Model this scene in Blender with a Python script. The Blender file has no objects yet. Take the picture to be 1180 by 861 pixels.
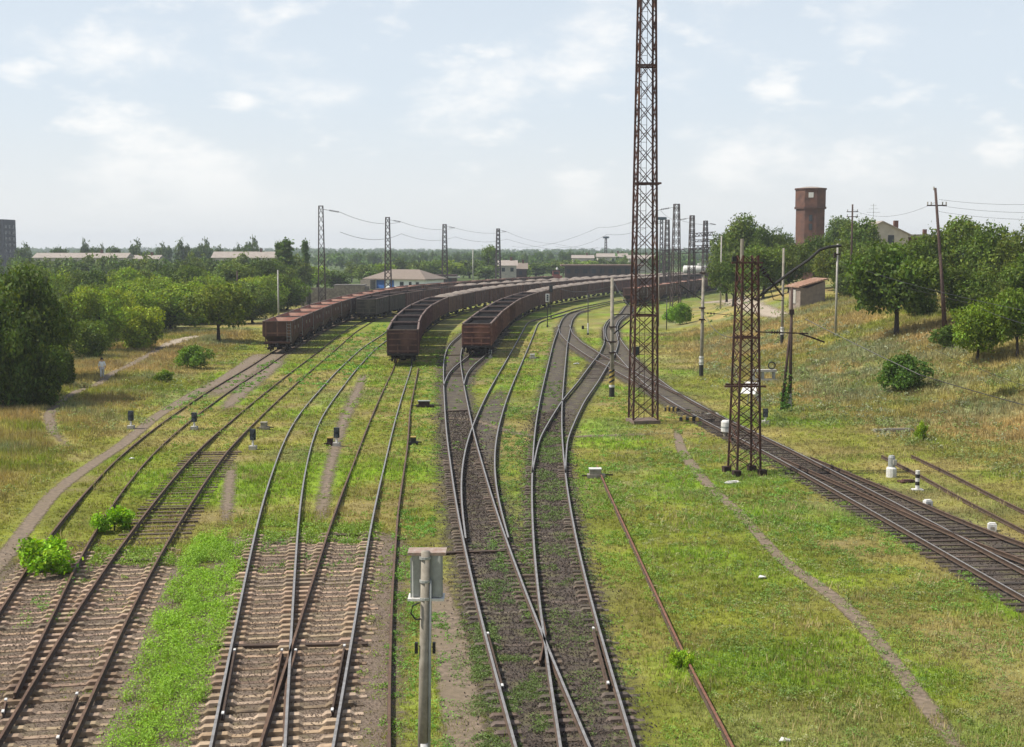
import bpy, math, random
import numpy as np
from mathutils import Vector, Matrix

R = math.radians
rng = np.random.default_rng(7)
random.seed(7)
scene = bpy.context.scene
COL = scene.collection

# ------------------------------------------------------------------ camera
F = 1550.0; CX, CY = 590.0, 430.5; YH = 286.0; H = 11.0
PITCH = math.atan((CY - YH) / F)
cp, sp = math.cos(PITCH), math.sin(PITCH)
cam_d = bpy.data.cameras.new("camera")
cam = bpy.data.objects.new("camera", cam_d); COL.objects.link(cam)
cam.location = (0, 0, H); cam.rotation_euler = (math.pi / 2 - PITCH, 0, 0)
cam_d.sensor_width = 36.0; cam_d.lens = 36.0 * F / 1180.0
cam_d.clip_start = 0.5; cam_d.clip_end = 12000
scene.camera = cam

def ray(px, py):
    a = (px - CX) / F; b = (CY - py) / F
    return Vector((a, cp + b * sp, -sp + b * cp))
def P(px, py, z=0.0):                    # photo point on a level plane -> place in the yard
    d = ray(px, py); t = (z - H) / d.z
    return Vector((d.x * t, d.y * t, z))
def Q(px, py, depth):                    # photo point at a known distance
    d = ray(px, py); t = depth / d.y
    return Vector((d.x * t, depth, H + d.z * t))

# ------------------------------------------------------------------ noise + terrain
def _hash(ix, iy, s):
    n = (ix.astype(np.int64) * 374761393 + iy.astype(np.int64) * 668265263 + s * 1274126177) & 0x7fffffff
    n = ((n ^ (n >> 13)) * 1274126177) & 0x7fffffff
    return ((n ^ (n >> 16)) & 0xffff) / 65535.0
def vnoise(x, y, s=0):
    x = np.asarray(x, float); y = np.asarray(y, float)
    ix = np.floor(x); iy = np.floor(y); fx = x - ix; fy = y - iy
    fx = fx * fx * (3 - 2 * fx); fy = fy * fy * (3 - 2 * fy)
    a = _hash(ix, iy, s); b = _hash(ix + 1, iy, s); c = _hash(ix, iy + 1, s); d = _hash(ix + 1, iy + 1, s)
    return (a * (1 - fx) + b * fx) * (1 - fy) + (c * (1 - fx) + d * fx) * fy
def fbm(x, y, sc, s=0, o=4):
    v = 0; a = .5; t = 0
    for i in range(o):
        v = v + a * vnoise(np.asarray(x) / sc, np.asarray(y) / sc, s + i); t += a; a *= .5; sc *= .5
    return v / t
def sstep(a, b, x):
    t = np.clip((x - a) / (b - a), 0, 1); return t * t * (3 - 2 * t)

TOE = np.array([(-60, 50), (0, 38), (40, 31), (60, 27.5), (77, 25.3), (100, 19.5), (150, 18.5), (200, 22.5), (250, 33),
                (300, 47), (350, 62), (420, 92), (500, 130), (700, 230), (1200, 500), (4000, 2000)], float)
LEFTE = np.array([(-60, -14), (20, -15), (35, -17), (60, -21), (100, -25), (150, -29), (220, -32), (300, -28), (380, -10), (480, 10), (800, 60), (4000, 500)], float)
def toe(y): return np.interp(y, TOE[:, 0], TOE[:, 1])
def lefte(y): return np.interp(y, LEFTE[:, 0], LEFTE[:, 1])
def hterr(x, y):
    x = np.asarray(x, float); y = np.asarray(y, float)
    d = x - toe(y)
    h = 4.7 * sstep(0, 22, d) + .045 * np.clip(d - 20, 0, 90)
    h = h + sstep(1, 9, d) * .55 * (fbm(x, y, 9, 3) - .5) * (1 - .7 * sstep(250, 500, y))
    l = lefte(y) - x
    h = h + sstep(.5, 7, l) * (.8 * (fbm(x, y, 12, 5) - .5) + .15)
    h = h + 7 * sstep(1200, 3000, y)*(.35+.65*fbm(x, y, 700, 9)) * sstep(-100, 500, np.abs(x)+200)
    return h
def hz(x, y): return float(hterr(np.array([x]), np.array([y]))[0])
def PT(px, py):                          # photo point -> where its sight line meets the terrain
    d = ray(px, py); t = 20.0
    while t < 3000:
        p = Vector((0, 0, H)) + d * t
        if p.z < hz(p.x, p.y): break
        t *= 1.004
    return Vector((p.x, p.y, hz(p.x, p.y)))
def at_depth(px, depth):
    q = Q(px, 300, depth); return Vector((q.x, depth, hz(q.x, depth)))
def pxm(depth): return F / (depth * 0.998)

# ------------------------------------------------------------------ materials
MATS = {}
def mat(name, c1, c2=None, scale=3.0, rough=.8, metal=0.0, bump=0.0, c3=None, detail=6, stretch=(1, 1, 1), tint=False, lo=.35, hi=.65, c3lo=.58, c3hi=.72, c3scale=.31):
    if name in MATS: return MATS[name]
    m = bpy.data.materials.new(name); m.use_nodes = True
    nt = m.node_tree; N = nt.nodes; L = nt.links
    b = N["Principled BSDF"]; b.inputs["Roughness"].default_value = rough; b.inputs["Metallic"].default_value = metal
    b.inputs["Specular IOR Level"].default_value = .3
    c2 = c2 or tuple(x * .7 for x in c1)
    tc = N.new("ShaderNodeTexCoord"); mp = N.new("ShaderNodeMapping"); mp.inputs["Scale"].default_value = stretch
    L.new(tc.outputs["Object"], mp.inputs["Vector"])
    n = N.new("ShaderNodeTexNoise"); n.inputs["Scale"].default_value = scale; n.inputs["Detail"].default_value = detail
    n.inputs["Roughness"].default_value = .62
    L.new(mp.outputs[0], n.inputs["Vector"])
    mr = N.new("ShaderNodeMapRange"); mr.inputs[1].default_value = lo; mr.inputs[2].default_value = hi
    L.new(n.outputs["Fac"], mr.inputs[0])
    mx = N.new("ShaderNodeMix"); mx.data_type = 'RGBA'
    mx.inputs[6].default_value = (*c1, 1); mx.inputs[7].default_value = (*c2, 1)
    L.new(mr.outputs[0], mx.inputs[0])
    out = mx.outputs[2]
    if c3:
        n3 = N.new("ShaderNodeTexNoise"); n3.inputs["Scale"].default_value = scale * c3scale; n3.inputs["Detail"].default_value = 5
        L.new(mp.outputs[0], n3.inputs["Vector"])
        r3 = N.new("ShaderNodeMapRange"); r3.inputs[1].default_value = c3lo; r3.inputs[2].default_value = c3hi
        L.new(n3.outputs["Fac"], r3.inputs[0])
        m3 = N.new("ShaderNodeMix"); m3.data_type = 'RGBA'; m3.inputs[7].default_value = (*c3, 1)
        L.new(out, m3.inputs[6]); L.new(r3.outputs[0], m3.inputs[0]); out = m3.outputs[2]
    if tint:
        oi = N.new("ShaderNodeObjectInfo"); mt = N.new("ShaderNodeMix"); mt.data_type = 'RGBA'; mt.blend_type = 'MULTIPLY'
        mt.inputs[0].default_value = 1
        L.new(out, mt.inputs[6]); L.new(oi.outputs["Color"], mt.inputs[7]); out = mt.outputs[2]
    L.new(out, b.inputs["Base Color"])
    if bump:
        bp = N.new("ShaderNodeBump"); bp.inputs["Strength"].default_value = min(1, bump); bp.inputs["Distance"].default_value = .03
        L.new(n.outputs["Fac"], bp.inputs["Height"]); L.new(bp.outputs[0], b.inputs["Normal"])
    MATS[name] = m; return m

def leafmat(name, trans=.35, rough=.55, gloss=.06):
    m = bpy.data.materials.new(name); m.use_nodes = True
    nt = m.node_tree; N = nt.nodes; L = nt.links; N.clear()
    o = N.new("ShaderNodeOutputMaterial")
    at = N.new("ShaderNodeAttribute"); at.attribute_name = "Col"
    oi = N.new("ShaderNodeObjectInfo")
    mt = N.new("ShaderNodeMix"); mt.data_type = 'RGBA'; mt.blend_type = 'MULTIPLY'; mt.inputs[0].default_value = 1
    L.new(at.outputs["Color"], mt.inputs[6]); L.new(oi.outputs["Color"], mt.inputs[7])
    d = N.new("ShaderNodeBsdfDiffuse"); t = N.new("ShaderNodeBsdfTranslucent"); g = N.new("ShaderNodeBsdfGlossy")
    g.inputs["Roughness"].default_value = rough; g.inputs["Color"].default_value = (1, 1, 1, 1)
    hs = N.new("ShaderNodeHueSaturation"); hs.inputs["Saturation"].default_value = 1.15; hs.inputs["Value"].default_value = 1.15
    hs.inputs["Hue"].default_value = .49
    L.new(mt.outputs[2], hs.inputs["Color"])
    L.new(mt.outputs[2], d.inputs["Color"]); L.new(hs.outputs[0], t.inputs["Color"])
    a = N.new("ShaderNodeMixShader"); a.inputs[0].default_value = trans
    L.new(d.outputs[0], a.inputs[1]); L.new(t.outputs[0], a.inputs[2])
    b = N.new("ShaderNodeMixShader"); b.inputs[0].default_value = gloss
    L.new(a.outputs[0], b.inputs[1]); L.new(g.outputs[0], b.inputs[2])
    L.new(b.outputs[0], o.inputs[0])
    return m
LEAF = leafmat("leaf", .30, .65, .015)
GRASS = leafmat("grass_blade", .30, .7, .03)

RUST = mat("rusty_steel", (.105, .045, .032), (.045, .027, .023), 2.5, .8, .1, .15, c3=(.17, .08, .048))
RUSTD = mat("dark_rusty_steel", (.055, .03, .026), (.03, .02, .018), 6, .75, .2)
FARST = mat("weathered_mast_steel", (.10, .075, .07), (.06, .045, .042), 3, .8)
BLACKST = mat("black_painted_steel", (.02, .02, .02), (.035, .032, .03), 8, .5, .1)
CONC = mat("weathered_concrete", (.30, .27, .22), (.20, .175, .14), 5, .9, 0, .2, c3=(.14, .115, .09))
CONCL = mat("pale_concrete", (.42, .40, .35), (.30, .28, .25), 5, .9)
WHITE = mat("chalky_white_paint", (.66, .65, .62), (.50, .48, .44), 9, .7, c3=(.42, .37, .30))
GREY = mat("grey_painted_metal", (.33, .34, .325), (.25, .255, .24), 5, .6, .1, c3=(.11, .095, .08))
DGREY = mat("dark_grey_metal", (.05, .06, .065), (.03, .035, .04), 9, .6, .2)
YEL = mat("faded_yellow_paint", (.42, .30, .07), (.26, .19, .06), 12, .7)
BLK = mat("black_paint", (.015, .015, .015), (.03, .028, .025), 12, .6)
WOOD = mat("tarred_wood_pole", (.085, .05, .04), (.04, .028, .024), 14, .85, stretch=(1, 1, .1))
RAILTOP = mat("worn_rail_top", (.31, .30, .29), (.21, .195, .18), 5, .5, .35)
RAILRUST = mat("rusty_rail_top", (.17, .10, .06), (.10, .06, .04), 5, .6, .3)
RAILSIDE = mat("brown_rail_side", (.10, .065, .045), (.06, .042, .032), 5, .8, .2)
SLC = mat("dusty_concrete_sleeper", (.40, .295, .205), (.26, .185, .128), 4, .9, 0, .25, c3=(.12, .085, .065), tint=True)
SLD = mat("oily_concrete_sleeper", (.13, .10, .078), (.07, .055, .043), 4, .9, 0, .25, c3=(.20, .16, .12), tint=True)
SLK = mat("oily_wooden_sleeper", (.10, .078, .06), (.055, .043, .035), 7, .9, 0, .25, tint=True)
SLW = mat("old_wooden_sleeper", (.15, .115, .085), (.085, .062, .046), 7, .9, 0, .25, stretch=(1, 1, 1), tint=True)
COAL = mat("coal", (.008, .008, .008), (.022, .021, .021), 6, .95, 0, 1.0)
COAL.node_tree.nodes["Principled BSDF"].inputs["Specular IOR Level"].default_value = .02
GRAVELM = mat("pale_gravel_load", (.25, .205, .17), (.17, .14, .115), 4, .95, 0, .6)
WAGON = mat("brown_wagon_paint", (.10, .048, .038), (.055, .031, .027), 1.6, .75, .05, .1, c3=(.19, .10, .07), tint=True, stretch=(1, 1, .35))
WAGIN = mat("rusty_wagon_inside", (.30, .135, .095), (.20, .095, .07), 1.2, .85, 0, .1, c3=(.33, .2, .15), tint=True)
WAGRB = mat("painted_relief_rib", (.20, .105, .075), (.12, .065, .05), 3, .8, c3=(.27, .17, .12), tint=True)  # ribs coloured lighter than the body, standing in for light on their relief
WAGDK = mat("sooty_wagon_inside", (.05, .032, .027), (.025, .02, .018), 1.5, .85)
WAGRIM = mat("worn_wagon_rim", (.21, .15, .125), (.12, .08, .065), 4, .75, .1)
UNDER = mat("grimy_underframe", (.03, .024, .021), (.018, .015, .014), 5, .8, .2)
WHEELM = mat("wheel_steel", (.10, .085, .075), (.05, .04, .035), 8, .5, .5)
WALLW = mat("whitewash_wall", (.92, .92, .90), (.84, .83, .80), 1.2, .9)
ROOFB = mat("brown_tile_roof", (.235, .19, .155), (.17, .135, .11), 2, .9, stretch=(1, 1, 6))
BLUE = mat("blue_painted_door", (.035, .13, .40), (.03, .10, .3), 3, .6)
DARKW = mat("dark_window_glass", (.03, .035, .04), (.05, .055, .06), 2, .25)
STONE = mat("grey_rubble_stone", (.24, .21, .17), (.13, .112, .094), 2.5, .95, 0, .6)
TERRA = mat("terracotta_roof", (.36, .22, .15), (.25, .15, .11), 3, .9, 0, .3, c3=(.46, .36, .28))
PLASTER = mat("greyish_plaster", (.25, .20, .16), (.17, .135, .115), 2, .95, c3=(.33, .28, .23))
CREAM = mat("cream_plaster", (.52, .46, .38), (.42, .37, .31), 1, .95)
PALEROOF = mat("pale_slate_roof", (.34, .295, .255), (.26, .22, .19), 1, .95)
BLOCKW = mat("grey_panel_wall", (.075, .072, .085), (.055, .053, .065), .5, .9)
DARKBR = mat("dark_brown_wall", (.11, .07, .058), (.065, .045, .04), .8, .9)
SKIN = mat("skin", (.45, .27, .19), (.4, .24, .17), 9, .6)
CLOTH = mat("white_cotton", (.78, .78, .78), (.66, .66, .68), 9, .9)
HAIR = mat("dark_hair", (.02, .015, .012), (.03, .02, .016), 20, .6)
BARK = mat("bark", (.065, .05, .038), (.035, .027, .021), 8, .95, 0, .5, stretch=(1, 1, .3))

def brickmat():
    m = bpy.data.materials.new("red_brick"); m.use_nodes = True
    N = m.node_tree.nodes; L = m.node_tree.links; b = N["Principled BSDF"]; b.inputs["Roughness"].default_value = .9
    tc = N.new("ShaderNodeTexCoord"); n = N.new("ShaderNodeTexNoise"); n.inputs["Scale"].default_value = .8; n.inputs["Detail"].default_value = 7
    L.new(tc.outputs["Object"], n.inputs["Vector"])
    wv = N.new("ShaderNodeTexWave"); wv.bands_direction = 'Z'; wv.inputs["Scale"].default_value = 1.9; wv.inputs["Distortion"].default_value = .3
    L.new(tc.outputs["Object"], wv.inputs["Vector"])
    mx = N.new("ShaderNodeMix"); mx.data_type = 'RGBA'; mx.inputs[6].default_value = (.17, .078, .05, 1); mx.inputs[7].default_value = (.085, .045, .035, 1)
    mr = N.new("ShaderNodeMapRange"); mr.inputs[1].default_value = .35; mr.inputs[2].default_value = .68
    L.new(n.outputs[0], mr.inputs[0]); L.new(mr.outputs[0], mx.inputs[0])
    m2 = N.new("ShaderNodeMix"); m2.data_type = 'RGBA'; m2.blend_type = 'MULTIPLY'; m2.inputs[0].default_value = .25
    L.new(mx.outputs[2], m2.inputs[6]); L.new(wv.outputs["Color"], m2.inputs[7]); L.new(m2.outputs[2], b.inputs["Base Color"])
    return m
BRICK = brickmat()

# ------------------------------------------------------------------ mesh builder
class MB:
    def __init__(s): s.v = []; s.f = []; s.m = []
    def add(s, vs, fs, m=0):
        o = len(s.v); s.v += [tuple(v) for v in vs]; s.f += [tuple(i + o for i in f) for f in fs]; s.m += [m] * len(fs)
    def box(s, c, d, m=0, rz=0, rot=None):
        x, y, z = d[0] / 2, d[1] / 2, d[2] / 2
        M = rot if rot is not None else Matrix.Rotation(rz, 3, 'Z')
        vs = [Vector(c) + M @ Vector((a, b, e)) for e in (-z, z) for a, b in ((-x, -y), (x, -y), (x, y), (-x, y))]
        s.add(vs, [(3, 2, 1, 0), (4, 5, 6, 7), (0, 1, 5, 4), (1, 2, 6, 5), (2, 3, 7, 6), (3, 0, 4, 7)], m)
    def bar(s, p, q, w, h=None, m=0, up=(0, 0, 1)):
        p, q = Vector(p), Vector(q); h = h or w; d = (q - p).normalized(); u = Vector(up)
        if abs(d.dot(u)) > .98: u = Vector((0, 1, 0))
        a = d.cross(u).normalized(); b = a.cross(d).normalized()
        vs = [e + a * (i * w / 2) + b * (j * h / 2) for e in (p, q) for i, j in ((-1, -1), (1, -1), (1, 1), (-1, 1))]
        s.add(vs, [(0, 1, 2, 3), (7, 6, 5, 4), (0, 4, 5, 1), (1, 5, 6, 2), (2, 6, 7, 3), (3, 7, 4, 0)], m)
    def tube(s, pts, rs, n=8, m=0, caps=True):
        pts = [Vector(p) for p in pts]
        if not isinstance(rs, (list, tuple)): rs = [rs] * len(pts)
        vs = []; fs = []
        for i, p in enumerate(pts):
            d = (pts[min(i + 1, len(pts) - 1)] - pts[max(i - 1, 0)]).normalized()
            u = Vector((0, 0, 1)) if abs(d.z) < .9 else Vector((1, 0, 0))
            a = d.cross(u).normalized(); b = d.cross(a).normalized()
            vs += [p + (a * math.cos(2 * math.pi * k / n) + b * math.sin(2 * math.pi * k / n)) * rs[i] for k in range(n)]
        for i in range(len(pts) - 1):
            for k in range(n):
                k2 = (k + 1) % n; fs.append((i * n + k, i * n + k2, (i + 1) * n + k2, (i + 1) * n + k))
        if caps: fs += [tuple(range(n)), tuple(reversed(range((len(pts) - 1) * n, len(pts) * n)))]
        s.add(vs, fs, m)
    def lathe(s, prof, n=12, c=(0, 0, 0), m=0, ph=0):
        vs = []; fs = []
        for r, z in prof:
            vs += [(c[0] + r * math.cos(2 * math.pi * k / n + ph), c[1] + r * math.sin(2 * math.pi * k / n + ph), c[2] + z) for k in range(n)]
        for i in range(len(prof) - 1):
            for k in range(n):
                k2 = (k + 1) % n; fs.append((i * n + k, i * n + k2, (i + 1) * n + k2, (i + 1) * n + k))
        fs += [tuple(reversed(range(n))), tuple(range((len(prof) - 1) * n, len(prof) * n))]
        s.add(vs, fs, m)
    def prism(s, poly, ext, m=0):
        n = len(poly); e = Vector(ext); vs = [Vector(p) for p in poly] + [Vector(p) + e for p in poly]
        s.add(vs, [tuple(range(n)), tuple(reversed(range(n, 2 * n)))] + [(i, i + n, (i + 1) % n + n, (i + 1) % n) for i in range(n)], m)
    def build(s, name, mats, parent=None, smooth=False):
        me = bpy.data.meshes.new(name); me.from_pydata(s.v, [], s.f)
        for m in (mats if isinstance(mats, (list, tuple)) else [mats]): me.materials.append(m)
        me.polygons.foreach_set("material_index", s.m)
        if smooth: me.polygons.foreach_set("use_smooth", [True] * len(s.f))
        import bmesh
        bm = bmesh.new(); bm.from_mesh(me); bmesh.ops.recalc_face_normals(bm, faces=bm.faces); bm.to_mesh(me); bm.free()
        return link(name, me, parent)
def link(name, me, parent=None):
    o = bpy.data.objects.new(name, me); COL.objects.link(o)
    if parent: o.parent = parent
    return o
def fastmesh(name, co, nper, mats, col=None, parent=None, mind=None):
    """co: (nfaces*nper,3) vertex soup of n-gons with nper corners"""
    n = len(co); nf = n // nper
    me = bpy.data.meshes.new(name); me.vertices.add(n); me.vertices.foreach_set("co", np.ascontiguousarray(co, np.float32).ravel())
    me.loops.add(n); me.loops.foreach_set("vertex_index", np.arange(n, dtype=np.int32))
    me.polygons.add(nf); me.polygons.foreach_set("loop_start", np.arange(0, n, nper, dtype=np.int32))
    for m in (mats if isinstance(mats, (list, tuple)) else [mats]): me.materials.append(m)
    if mind is not None: me.polygons.foreach_set("material_index", mind)
    me.update(calc_edges=True)
    if col is not None:
        a = me.color_attributes.new("Col", 'FLOAT_COLOR', 'POINT')
        c4 = np.ones((n, 4), np.float32); c4[:, :3] = col; a.data.foreach_set("color", c4.ravel())
    return me
def tag(o, label=None, cat=None, group=None, kind=None):
    if label: o["label"] = label
    if cat: o["category"] = cat
    if group: o["group"] = group
    if kind: o["kind"] = kind
    return o
def thing(name, label, cat, loc=(0, 0, 0), rz=0, group=None):
    o = bpy.data.objects.new(name, None); COL.objects.link(o); o.empty_display_size = .2
    o.location = loc; o.rotation_euler = (0, 0, rz); return tag(o, label, cat, group)
KIDS = {}
def copy_tree(o, parent=None, keep=None):
    c = o.copy(); COL.objects.link(c)
    if parent: c.parent = parent
    for ch in o.children:
        if keep is None or ch.name.split('.')[0] in keep: copy_tree(ch, c, None if keep is None else keep)
    return c
ORD = "first second third fourth fifth sixth seventh eighth ninth tenth eleventh twelfth thirteenth fourteenth fifteenth sixteenth seventeenth eighteenth nineteenth twentieth twenty-first twenty-second twenty-third twenty-fourth twenty-fifth twenty-sixth twenty-seventh twenty-eighth twenty-ninth thirtieth".split()

# ------------------------------------------------------------------ curves
def resample(pts, step):
    pts = np.array([(p[0], p[1]) for p in pts], float)
    d = np.r_[0, np.cumsum(np.hypot(*np.diff(pts, axis=0).T))]
    n = max(2, int(d[-1] / step) + 1); s = np.linspace(0, d[-1], n)
    return np.c_[np.interp(s, d, pts[:, 0]), np.interp(s, d, pts[:, 1])]
def smooth(pts, step=1.0, it=60):
    c = resample(pts, step)
    for _ in range(it):
        c[1:-1] = .25 * c[:-2] + .5 * c[1:-1] + .25 * c[2:]
    return resample(c, step)
def normals(c):
    t = np.gradient(c, axis=0); t /= np.hypot(t[:, 0], t[:, 1])[:, None]
    return t, np.c_[t[:, 1], -t[:, 0]]        # tangent, right-hand normal
def offset(c, d):
    _, n = normals(c); return c + n * (np.asarray(d).reshape(-1, 1) if np.ndim(d) else d)
def extend_near(c, m=9):
    t = c[0] - c[4]; t /= np.hypot(*t); return np.vstack([c[0] + t * m, c])
def dist_to(pts, c):
    """distance of many points to a polyline (coarse)"""
    c = c[::max(1, len(c) // 120)] if len(c) > 160 else c
    best = np.full(len(pts), 1e9)
    a = c[:-1]; b = c[1:]
    for i in range(len(a)):
        ab = b[i] - a[i]; l = ab @ ab + 1e-9
        t = np.clip(((pts - a[i]) @ ab) / l, 0, 1)
        q = a[i] + t[:, None] * ab
        best = np.minimum(best, np.hypot(*(pts - q).T))
    return best

RZ = .27       # rail-top height
def rail_mesh(name, c, top, parent, z0=.09, hh=.18, cut=None, minor=1.0, sink=None):
    t, n = normals(c)
    prof = [(-.055, 0), (.055, 0), (.055, .014), (.011, .04), (.011, .115), (.033, .125), (.033, .16), (-.033, .16), (-.033, .125), (-.011, .115), (-.011, .04), (-.055, .014)]
    k = len(prof); vs = []; fs = []; ms = []
    for i in range(len(c)):
        for u, w in prof: vs.append((c[i, 0] + n[i, 0] * u * minor, c[i, 1] + n[i, 1] * u * minor, z0 + w * hh / .18 - (0 if sink is None else sink[1] * min(1, max(0, (c[i, 1] - sink[0]) / 14)))))
    for i in range(len(c) - 1):
        for j in range(k):
            j2 = (j + 1) % k; fs.append((i * k + j, i * k + j2, (i + 1) * k + j2, (i + 1) * k + j)); ms.append(0 if j == 6 else 1)
    mb = MB(); mb.v = vs; mb.f = fs; mb.m = ms
    mb.f += [tuple(range(k)), tuple(reversed(range(len(vs) - k, len(vs))))]; mb.m += [1, 1]
    return mb.build(name, [top, RAILSIDE], parent)

def sleeper_mesh(parent, p, nrm, u0, u1, rails, m, conc=True, z=.09, w=.26):
    """one sleeper lying across the track from offset u0 to u1 (m right of the point p)"""
    tx, ty = -nrm[1], nrm[0]
    us = [u0, u1]
    if conc:
        for r in rails: us += [r - .38, r - .28, r + .28, r + .38]
    us = sorted(u for u in us if u0 <= u <= u1)
    mb = MB(); ring = []
    for u in us:
        hi = min([abs(u - r) for r in rails] + [9]) < .33 or not conc
        zt = z - .002 if hi else z - .075; ww = w if hi else w * .86
        for a, zz in ((-ww / 2, zt - .18), (ww / 2, zt - .18), (ww / 2 * .8, zt), (-ww / 2 * .8, zt)):
            ring.append((p[0] + nrm[0] * u + tx * a, p[1] + nrm[1] * u + ty * a, zz))
    mb.v = ring; n = len(us)
    for i in range(n - 1):
        for j in range(4):
            j2 = (j + 1) % 4; mb.f.append((i * 4 + j, i * 4 + j2, i * 4 + 4 + j2, i * 4 + 4 + j))
    mb.f += [(0, 1, 2, 3), ((n - 1) * 4 + 3, (n - 1) * 4 + 2, (n - 1) * 4 + 1, (n - 1) * 4)]
    mb.m = [0] * len(mb.f)
    o = mb.build("sleeper", m, parent); v_ = random.choice((.62, .8, .9, 1, 1, 1.1, 1.25)); o.color = (v_ * random.uniform(.95, 1.08), v_, v_ * random.uniform(.9, 1.05), 1); return o

TRACKS = {}
def trace(px, extra=(), side=.795, ext=8, it=40):
    w = [P(x, y, RZ) for x, y in px]; c = np.array([(p.x, p.y) for p in w])
    c = smooth(c, 1.0, it); c = offset(c, side)
    if extra: c = smooth(np.vstack([c, np.array(extra)]), 1.0, it)
    if ext: c = resample(extend_near(c, ext), 1.0)
    return c

tA = trace([(0, 703), (30, 650), (50, 624), (68, 600), (90, 573), (117, 540), (148, 513), (175, 492), (238, 449), (290, 419)],
           [(-24.6, 143), (-25.8, 183), (-25.6, 210), (-24.2, 240), (-20.8, 272), (-13, 300), (-3.6, 330), (14, 376), (40, 432), (72, 490)])
tB = trace([(1.5, 847), (60.6, 745), (112, 663.6), (160, 600), (193, 558), (229, 516), (268, 480), (299, 455), (327, 433)],
           [(-19.9, 146), (-21.3, 176), (-21.7, 205), (-19.6, 226), (-15.9, 250), (-10, 274), (2, 306), (20, 345), (47, 405), (80, 470)])
tC = trace([(242.4, 861), (260.6, 776), (272.7, 712), (288, 639), (297, 600), (301, 581), (311, 547), (325, 508), (341, 477.6), (364, 452), (389, 424.6), (416.6, 399.5)],
           [(-15.6, 175), (-16.6, 200), (-15.0, 226)])
tD = trace([(298.5, 861), (330, 767), (354.5, 685), (382, 600), (391, 572), (405.5, 536), (416.6, 505.5), (428, 477.6), (439, 452.5), (453, 424)],
           [(-10.4, 129), (-11.4, 145), (-12.2, 174), (-11.6, 205), (-6.9, 242), (-2.4, 265), (6.6, 296), (16, 325), (28, 356), (52, 412), (86, 476)])
tF = trace([(594.5, 861), (576.4, 794), (555, 724), (537, 636), (528, 600), (523.5, 567), (514, 498), (511, 442.5), (511, 413.5), (516, 398), (528, 388)],
           [(-4.9, 190), (-1.5, 215)])
tK = trace([(536.6, 620), (531, 590), (529, 567), (531, 544), (535, 515), (545, 489), (557, 460), (570, 437), (587, 408), (599, 387), (608, 370)],
           [(6.5, 214), (12.5, 245), (22, 280)], ext=0)
tV = trace([(511, 444), (516, 430), (526, 420), (539, 411)],
           [(-2.6, 161), (-.5, 198), (2.3, 225), (6.4, 252), (16.4, 292), (31, 338), (54, 398), (90, 466)], ext=0, it=15)
tG = trace([(646, 861), (635.5, 800), (628, 745), (622, 706), (616, 654), (613, 600), (612, 570), (613.5, 532), (616, 495), (622, 460), (631, 422), (638, 393), (642, 383), (647, 368), (655, 360)],
           [(19, 262), (31, 300)])
tL = trace([(613, 545), (616, 530), (621, 506), (634, 483), (648, 461), (666, 440), (680, 421), (691, 407), (696.5, 395), (696, 385), (695.5, 377), (699, 370), (708, 363)], [], ext=0, it=12)
tM = trace([(1262, 733), (1180, 688), (1122, 656), (1058, 617.5), (993, 582), (929, 546), (871, 514), (820, 489), (797, 477), (758, 454), (740, 440), (724, 424), (711, 409), (703, 398), (697.5, 387), (697, 378), (702, 369), (715, 361)],
           [(22.5, 256), (27.5, 272), (36, 300), (44.5, 325), (56, 355), (70, 385)], it=25)
tN = trace([(797, 476.5), (758, 453), (726, 437), (701, 422.5), (679, 411), (655, 395), (645, 384), (643, 374)], [], ext=0, it=10)
tJ = trace([(1180, 645), (1135, 630), (1090, 611), (1045, 592), (1000, 570), (945, 547), (900, 527)], [], it=15, ext=20)
tS = trace([(1180, 608), (1109, 572), (1058, 543), (1016, 522.5)], [], it=10, ext=22)
TR = dict(A=tA, B=tB, C=tC, D=tD, F=tF, K=tK, V=tV, G=tG, L=tL, M=tM, N=tN, J=tJ, S=tS)
def yrange(c, y0, y1): return c[(c[:, 1] >= y0) & (c[:, 1] <= y1)]
def near_c(c, p): return np.hypot(*(c - p).T).min()

def make_track(key, label, top, sl=None, partner=None, fade=None, z0=.112, owner=True, sink=None):
    c = TR[key]; t = thing("railway_track", label, "railway track", (0, 0, 0), 0, "railway tracks of the freight yard")
    for s in (-.795, .795):
        top_m = top if not isinstance(top, tuple) else top[0 if s < 0 else 1]
        rail_mesh("rail", offset(c, s), top_m, t, z0, sink=sink)
    n_s = 0
    for (y0, y1, m, conc, step) in (sl or []):
        cc = yrange(resample(c, step), y0, y1); _, nn = normals(cc) if len(cc) > 2 else (0, 0)
        for i in range(len(cc)):
            u1 = 1.36; rails = [-.795, .795]
            if partner is not None:
                q = TR[partner]; v = q - cc[i]; j = np.argmin(np.hypot(*v.T)); d = v[j] @ nn[i]
                if abs(d) < 2.95 and np.hypot(*v[j]) < 3.0 and abs(v[j] @ np.array([-nn[i][1], nn[i][0]])) < .7:
                    if not owner: continue
                    u1 = d + 1.36; rails += [d - .795, d + .795]
            if n_s >= 100: break
            jit = random.uniform(-.06, .06); sk_ = random.uniform(-.03, .03); nv_ = (nn[i][0] - sk_ * nn[i][1], nn[i][1] + sk_ * nn[i][0])
            sleeper_mesh(t, cc[i], nv_, -1.36 + jit, u1 + jit, rails, m, conc, z0 + (random.uniform(-.022, .004) if m != SLD else random.uniform(-.075, -.01)) if conc else z0 - random.uniform(.03, .085), .27 if conc else random.uniform(.2, .26))
            n_s += 1
    return t
tkA = make_track("A", "rusty sunken track at the far left edge, carrying the red hopper wagons", RAILRUST, [(24, 47.5, SLC, True, .56)], "B", sink=(48, .15))
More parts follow.
